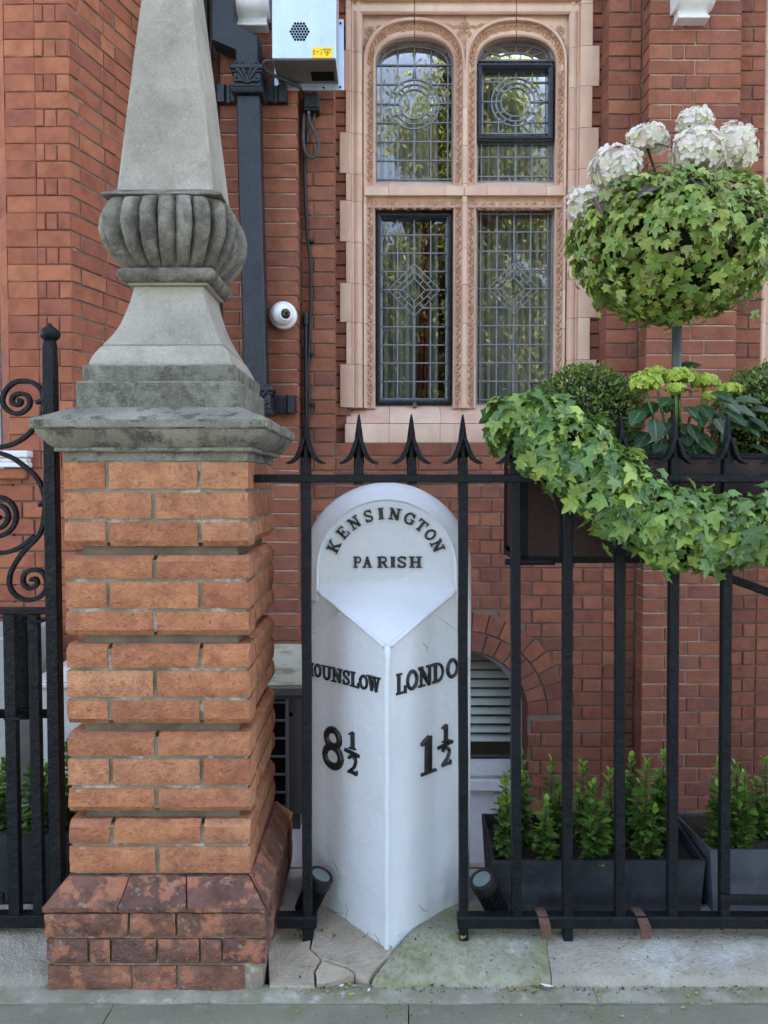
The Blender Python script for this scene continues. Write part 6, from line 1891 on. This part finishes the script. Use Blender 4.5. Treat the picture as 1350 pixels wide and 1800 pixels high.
for (u, v, y, rx, rz, n, lab) in (
   (1082, 297, 2.28, .069, .062, 56, 'white hydrangea bloom low on the left shoulder of the ivy ball'),
   (1138, 246, 2.34, .056, .040, 42, 'small white hydrangea bloom with browned petals, second from the left on the ivy ball'),
   (1222, 214, 2.40, .048, .034, 36, 'topmost white hydrangea bloom, against the brick pilaster'),
   (1226, 268, 2.26, .074, .060, 60, 'large cream and green hydrangea bloom at the middle of the ivy ball top'),
   (1288, 264, 2.30, .066, .072, 58, 'large pure white hydrangea bloom on the right of the ivy ball top'),
   (1026, 362, 2.46, .050, .060, 36, 'white hydrangea bloom peeping out behind the left side of the ivy ball')):
    c = P(u, v, y)
    o = thing('hydrangea_bloom', lab, 'flower', c, 'white hydrangea blooms on the ivy ball')
    head(o, c, rx*1.0, rz*1.0, int(n*1.5), .0190, FW, True, -.75)
    mb = MB(); mb.tube([c-Vector((0, 0, rz*.6)), (c+TC)/2, TC+Vector((0, 0, .05))], .004, 6); mb.build('stem', M['twig'], o)
def big_leaf(L, w, seed, mat, name='leaf', veins=True):
    rn = random.Random(seed); mb = MB(); UV = []
    rows = [(0, .02), (.12, .6), (.3, .95), (.5, 1), (.7, .82), (.87, .45), (1, .02)]
    vs = []
    for i, (t, ww) in enumerate(rows):
        for j in (-2, -1, 0, 1, 2):
            x = j/2*ww*w*.5; serr = (1+.07*(i % 2)) if abs(j) == 2 else 1
            z = abs(j)/2*ww*w*.12-.22*L*t*t+(.012*w*(1 if i % 2 else -1) if j else 0)
            vs.append((x*serr, t*L, z)); UV.append((j/4+.5, 0 if j == 0 else (.5 if abs(j) == 1 else (0 if i % 2 else 1))))
    fs = [(i*5+j, i*5+j+1, (i+1)*5+j+1, (i+1)*5+j) for i in range(6) for j in range(4)]
    mb.add(vs, fs)
    return mb, UV
def place_leaf(par, p, t, n, L, w, seed, mat):
    mb, UV = big_leaf(L, w, seed, mat)
    me = bpy.data.meshes.new('leaf'); me.from_pydata([tuple(v) for v in mb.v], [], mb.f); me.materials.append(M[mat]); setuv(me, UV)
    me.polygons.foreach_set('use_smooth', [True]*len(me.polygons))
    inst('leaf', me, par, p, basis(t, n))
for (u, v, y, t, L, mat) in ((1165, 325, 2.16, (-1, -.3, -.35), .085, 'dry_leaf'), (1130, 312, 2.2, (.6, -.6, .5), .06, 'hyd_leaf'), (1195, 330, 2.2, (-.9, -.4, .15), .075, 'dry_leaf'), (1212, 312, 2.16, (.7, -.5, -.7), .07, 'dry_leaf'), (1150, 290, 2.24, (.5, -.7, -.3), .06, 'ivy'), (1180, 262, 2.3, (-.9, -.3, .3), .055, 'hyd_leaf'), (1045, 345, 2.2, (.3, -.4, -.8), .06, 'dry_leaf'), (1065, 330, 2.2, (.8, -.5, .2), .05, 'dry_leaf'), (1345, 400, 2.14, (.3, -.5, -.8), .075, 'ivy'), (1335, 360, 2.14, (.5, -.6, -.3), .06, 'ivy')):
    place_leaf(tp_, P(u, v, y), Vector(t), Vector((0, -.5, .85)), L, L*.6, int(u), mat)
# lime hydrangea
lh = thing('hydrangea_plant', 'lime green hydrangea with dark glossy leaves in the planter box behind the right-hand spearheads', 'hydrangea', (P(1200, 780, 2.34).x, 2.34, zt_))
LB = [(1133, 676, 2.26, .056, .042), (1192, 664, 2.30, .060, .034), (1238, 672, 2.32, .046, .028), (1188, 684, 2.24, .030, .018), (1284, 684, 2.28, .040, .018), (1246, 697, 2.24, .02, .013), (1150, 660, 2.34, .04, .03)]
base = Vector((P(1200, 800, 2.36).x, 2.36, zt_-.04))
for i, (u, v, y, rx, rz) in enumerate(LB):
    c = P(u, v, y)
    t = reg(bpy.data.objects.new('bloom', None), c, lh); t.empty_display_size = .03
    head(t, c, rx*.86, rz*.86, int(70+rx*900), .0088, FL, False, -.35)
    mb = MB(); q = base+Vector(((c.x-base.x)*.45, 0, 0)); mb.tube([q, q.lerp(c, .5)+Vector((0, -.02, .01)), c-Vector((0, 0, .005))], .0042, 7); mb.build('stem', M['box_leaf'], lh, smooth='all')
rn = random.Random(12)
for (u, v, y, t, L) in ((1128, 722, 2.2, (-.6, -.7, -.45), .075), (1150, 735, 2.18, (-.1, -.6, -.8), .078), (1140, 760, 2.22, (-.7, -.5, -.6), .07), (1178, 705, 2.2, (-.5, -.7, -.1), .07), (1205, 715, 2.16, (.25, -.8, -.35), .062), (1250, 690, 2.2, (.4, -.8, -.25), .08), (1262, 700, 2.16, (.6, -.7, -.45), .078), (1282, 716, 2.16, (.85, -.4, -.25), .075), (1290, 706, 2.22, (.9, -.2, .1), .08), (1230, 712, 2.2, (.1, -.9, -.5), .07), (1255, 735, 2.2, (.4, -.6, -.7), .07), (1210, 745, 2.22, (.3, -.6, -.8), .06), (1165, 770, 2.26, (-.3, -.5, -.8), .07), (1270, 760, 2.24, (.3, -.5, -.9), .062), (1190, 650, 2.4, (.9, -.1, .3), .08), (1110, 700, 2.3, (-.9, -.3, .1), .07), (1220, 780, 2.3, (.6, -.5, -.4), .06), (1180, 745, 2.26, (-.6, -.7, -.4), .065), (1240, 772, 2.3, (-.2, -.7, -.7), .07), (1300, 740, 2.25, (.6, -.5, -.5), .07), (1320, 700, 2.3, (.8, -.5, .0), .07), (1215, 690, 2.24, (-.2, -.9, .1), .07), (1160, 700, 2.22, (.1, -.9, -.3), .07)):
    place_leaf(lh, P(u, v, y), Vector(t)+Vector((rn.uniform(-.1, .1), 0, 0)), Vector((0, -.55, .85)), L, L*.62, int(u*3+v), 'hyd_leaf')
for k in range(34):
    q = Vector((base.x+rn.uniform(-.15, .17), 2.31+rn.uniform(-.07, .06), P(1200, rn.uniform(700, 790), 2.3).z))
    t = Vector((q.x-base.x, -.10, rn.uniform(-.12, .04))); L = rn.uniform(.055, .085)
    place_leaf(lh, q, t, Vector((rn.uniform(-.3, .3), -.5, .85)), L, L*.62, 900+k, 'hyd_leaf')
for k in range(7):
    c = base+Vector((rn.uniform(-.12, .14), rn.uniform(-.05, .05), 0)); d = Vector((c.x+rn.uniform(-.06, .06), 2.26, P(1200, rn.uniform(690, 740), 2.26).z))
    mb = MB(); mb.tube([c, c.lerp(d, .5)+Vector((0, -.02, 0)), d], .0034, 6); mb.build('stem', M['twig'], lh, smooth='all')

# ------------------------------------------------------------------ trees across the road, seen in the window panes
def tree(x, y, h, r, zc, seed, lab, n=5200, ls=1):
    rn = random.Random(seed); o = thing('street_tree', lab, 'tree', (x, y, 0), 'trees across the road')
    mb = MB(); mb.tube([(x, y, -.1), (x+.05, y, 1), (x-.05, y, 2.5), (x, y, zc)], [.22, .17, .14, .06], 10)
    for k in range(9):
        a = rn.uniform(0, 6.28); z = rn.uniform(1.6, zc); mb.tube([(x, y, z), (x+math.cos(a)*r*.4, y+math.sin(a)*r*.4, z+.8), (x+math.cos(a)*r*.85, y+math.sin(a)*r*.85, z+rn.uniform(.6, 2))], [.07, .045, .015], 6)
    mb.build('trunk', M['bark'], o, smooth='all')
    lf = MB(); cl = []
    for k in range(150):
        z = rn.uniform(-1, 1); a = rn.uniform(0, 6.28); q = math.sqrt(1-z*z); rr = rn.uniform(.45, 1)**.6
        cl.append((Vector((x+q*math.cos(a)*r*rr, y+q*math.sin(a)*r*rr, zc+z*(h-zc)*rr)), rn.uniform(.45, .85)*r/2.4))
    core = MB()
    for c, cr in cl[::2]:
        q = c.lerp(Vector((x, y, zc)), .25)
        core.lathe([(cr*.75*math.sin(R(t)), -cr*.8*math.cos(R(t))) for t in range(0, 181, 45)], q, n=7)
    stuff(core.build('crown_shade_lumps', M['tree_core'], o, smooth='all'))  # solid dark lumps, their colour standing in for shade deep in the crown
    for k in range(n):
        c, cr = cl[k % len(cl)]; d = Vector((rn.gauss(0, 1), rn.gauss(0, 1), rn.gauss(0, 1))).normalized()*rn.uniform(.65, 1.2)
        p = c+d*cr; L = rn.uniform(.09, .17)*ls; w = L*.36
        t = Vector((rn.uniform(-1, 1), rn.uniform(-1, 1), rn.uniform(-1.6, .1))).normalized(); nn = Vector((rn.uniform(-1, 1), rn.uniform(-1, 1), rn.uniform(.1, 1))).normalized()
        if abs(t.dot(nn)) > .95: continue
        B = basis(t, nn); lf.add([p, p+B @ Vector((w/2, L*.45, 0)), p+B @ Vector((0, L, -.02)), p+B @ Vector((-w/2, L*.45, 0))], [(0, 1, 2, 3)])
    stuff(lf.build('crown', M['tree_leaf'], o, fix=False))
tree(1.78, -7.2, 11.3, 1.95, 6.6, 1, 'leafy street tree across the road, mirrored in the leaded panes, nearest to the window axis', 24000)
tree(-1.9, -8.0, 8.4, 2.1, 4.6, 2, 'leafy street tree across the road, mirrored at the left side of the panes', 12000)
tree(5.3, -8.2, 8.6, 2.3, 4.6, 3, 'leafy street tree across the road, to the right of the mirrored sky gap', 12000)
tree(1.6, -10.5, 7.6, 3.6, 3.6, 4, 'low spreading tree standing behind the other trees across the road', 14000)

# ------------------------------------------------------------------ litter on the stones
def bit(name, lab, cat, u, v, L, w, a, m, z=None):
    q = PZ(u, v, .0); z = (ptop(q.y) if q.y > YF else GZ+.004) if z is None else z; q = PZ(u, v, z); 
    mb = MB(); c, s = math.cos(a), math.sin(a); pts = []
    rows = []
    for i, (t, ww) in enumerate(((-.5, .05), (-.2, .8), (.1, 1), (.35, .6), (.5, .05))):
        rows.append([Vector((q.x+c*t*L-s*j*ww*w/2, q.y+s*t*L+c*j*ww*w/2, z+.006+abs(j)*w*.25+.01*t*t)) for j in (-1, 0, 1)])
    mb.loft(rows, False); tag(mb.build(name, M[m], smooth='all', loc='c'), lab, cat)
bit('fallen_leaf', 'orange brown dead leaf lying at the foot of the bar right of the milestone', 'leaf', 814, 1652, .035, .016, 1.2, 'yellow_leaf')
bit('fallen_leaf', 'yellow leaf lying under the bottom rail left of the milestone', 'leaf', 532, 1640, .035, .014, .3, 'yellow_leaf')
bit('fallen_leaf', 'small yellowed leaf in the gutter below the cracked stone', 'leaf', 617, 1753, .022, .009, .1, 'yellow_leaf', GZ+.006)
bit('paper_scrap', 'white paper scrap lying at the front edge of the mossy stone', 'litter', 961, 1738, .034, .010, -.3, 'paper', GZ+.006)
bit('paper_scrap', 'white chip of paint in the gap of the cracked stone, left of centre', 'litter', 600, 1738, .012, .008, .4, 'paper', GZ+.006)
bit('paper_scrap', 'small white scrap on the pavement under the milestone tip, beside the mortar fillet', 'litter', 648, 1746, .014, .006, 1.2, 'paper', GZ+.006)
bit('fallen_leaf', 'curled tan leaf on the pavement at the bottom right', 'leaf', 1042, 1778, .014, .007, 2.2, 'yellow_leaf', GZ+.004)
gb = MB(); rn = random.Random(2)
for k in range(1000):
    u = rn.uniform(480, 1340); v = rn.choice((rn.gauss(1738, 4), rn.uniform(1635, 1790), rn.gauss(1640, 8)))
    q = PZ(u, v, .0); z = ptop(q.y) if q.y > YF else GZ+.003; q = PZ(u, v, z); s = rn.uniform(.001, .0045)*(1 if rn.random() < .9 else 1.6)
    gb.add([q+Vector((rn.uniform(-s, s), rn.uniform(-s, s), rn.uniform(0, s))) for _ in range(4)], [(0, 1, 2), (0, 2, 3), (0, 3, 1), (1, 3, 2)])
tag(gb.build('grit', M['twig']), 'scattered dark grit and leaf crumbs along the stone plinth and pavement', 'grit', kind='stuff')

ll = MB(); rn = random.Random(8)
for k in range(110):
    u = rn.choice((rn.uniform(500, 640), rn.uniform(700, 1345), rn.uniform(860, 1230))); v = rn.choice((rn.gauss(1642, 7), rn.gauss(1736, 5), rn.uniform(1650, 1790)))
    q = PZ(u, v, .0); z = ptop(q.y) if q.y > YF else GZ+.003; q = PZ(u, v, z+.002); L = rn.uniform(.005, .013); a = rn.uniform(0, 6.28)
    t = Vector((math.cos(a), math.sin(a), 0)); s = Vector((-t.y, t.x, 0))*L*.35
    ll.add([q-t*L*.5, q+s+Vector((0, 0, L*.2)), q+t*L*.5+Vector((0, 0, L*.1)), q-s+Vector((0, 0, L*.25)), q], [(0, 1, 4), (1, 2, 4), (2, 3, 4), (3, 0, 4)])
tag(ll.build('leaf_litter', M['yellow_leaf']), 'crumbs of dead leaf scattered along the foot of the railings', 'leaf litter', kind='stuff')
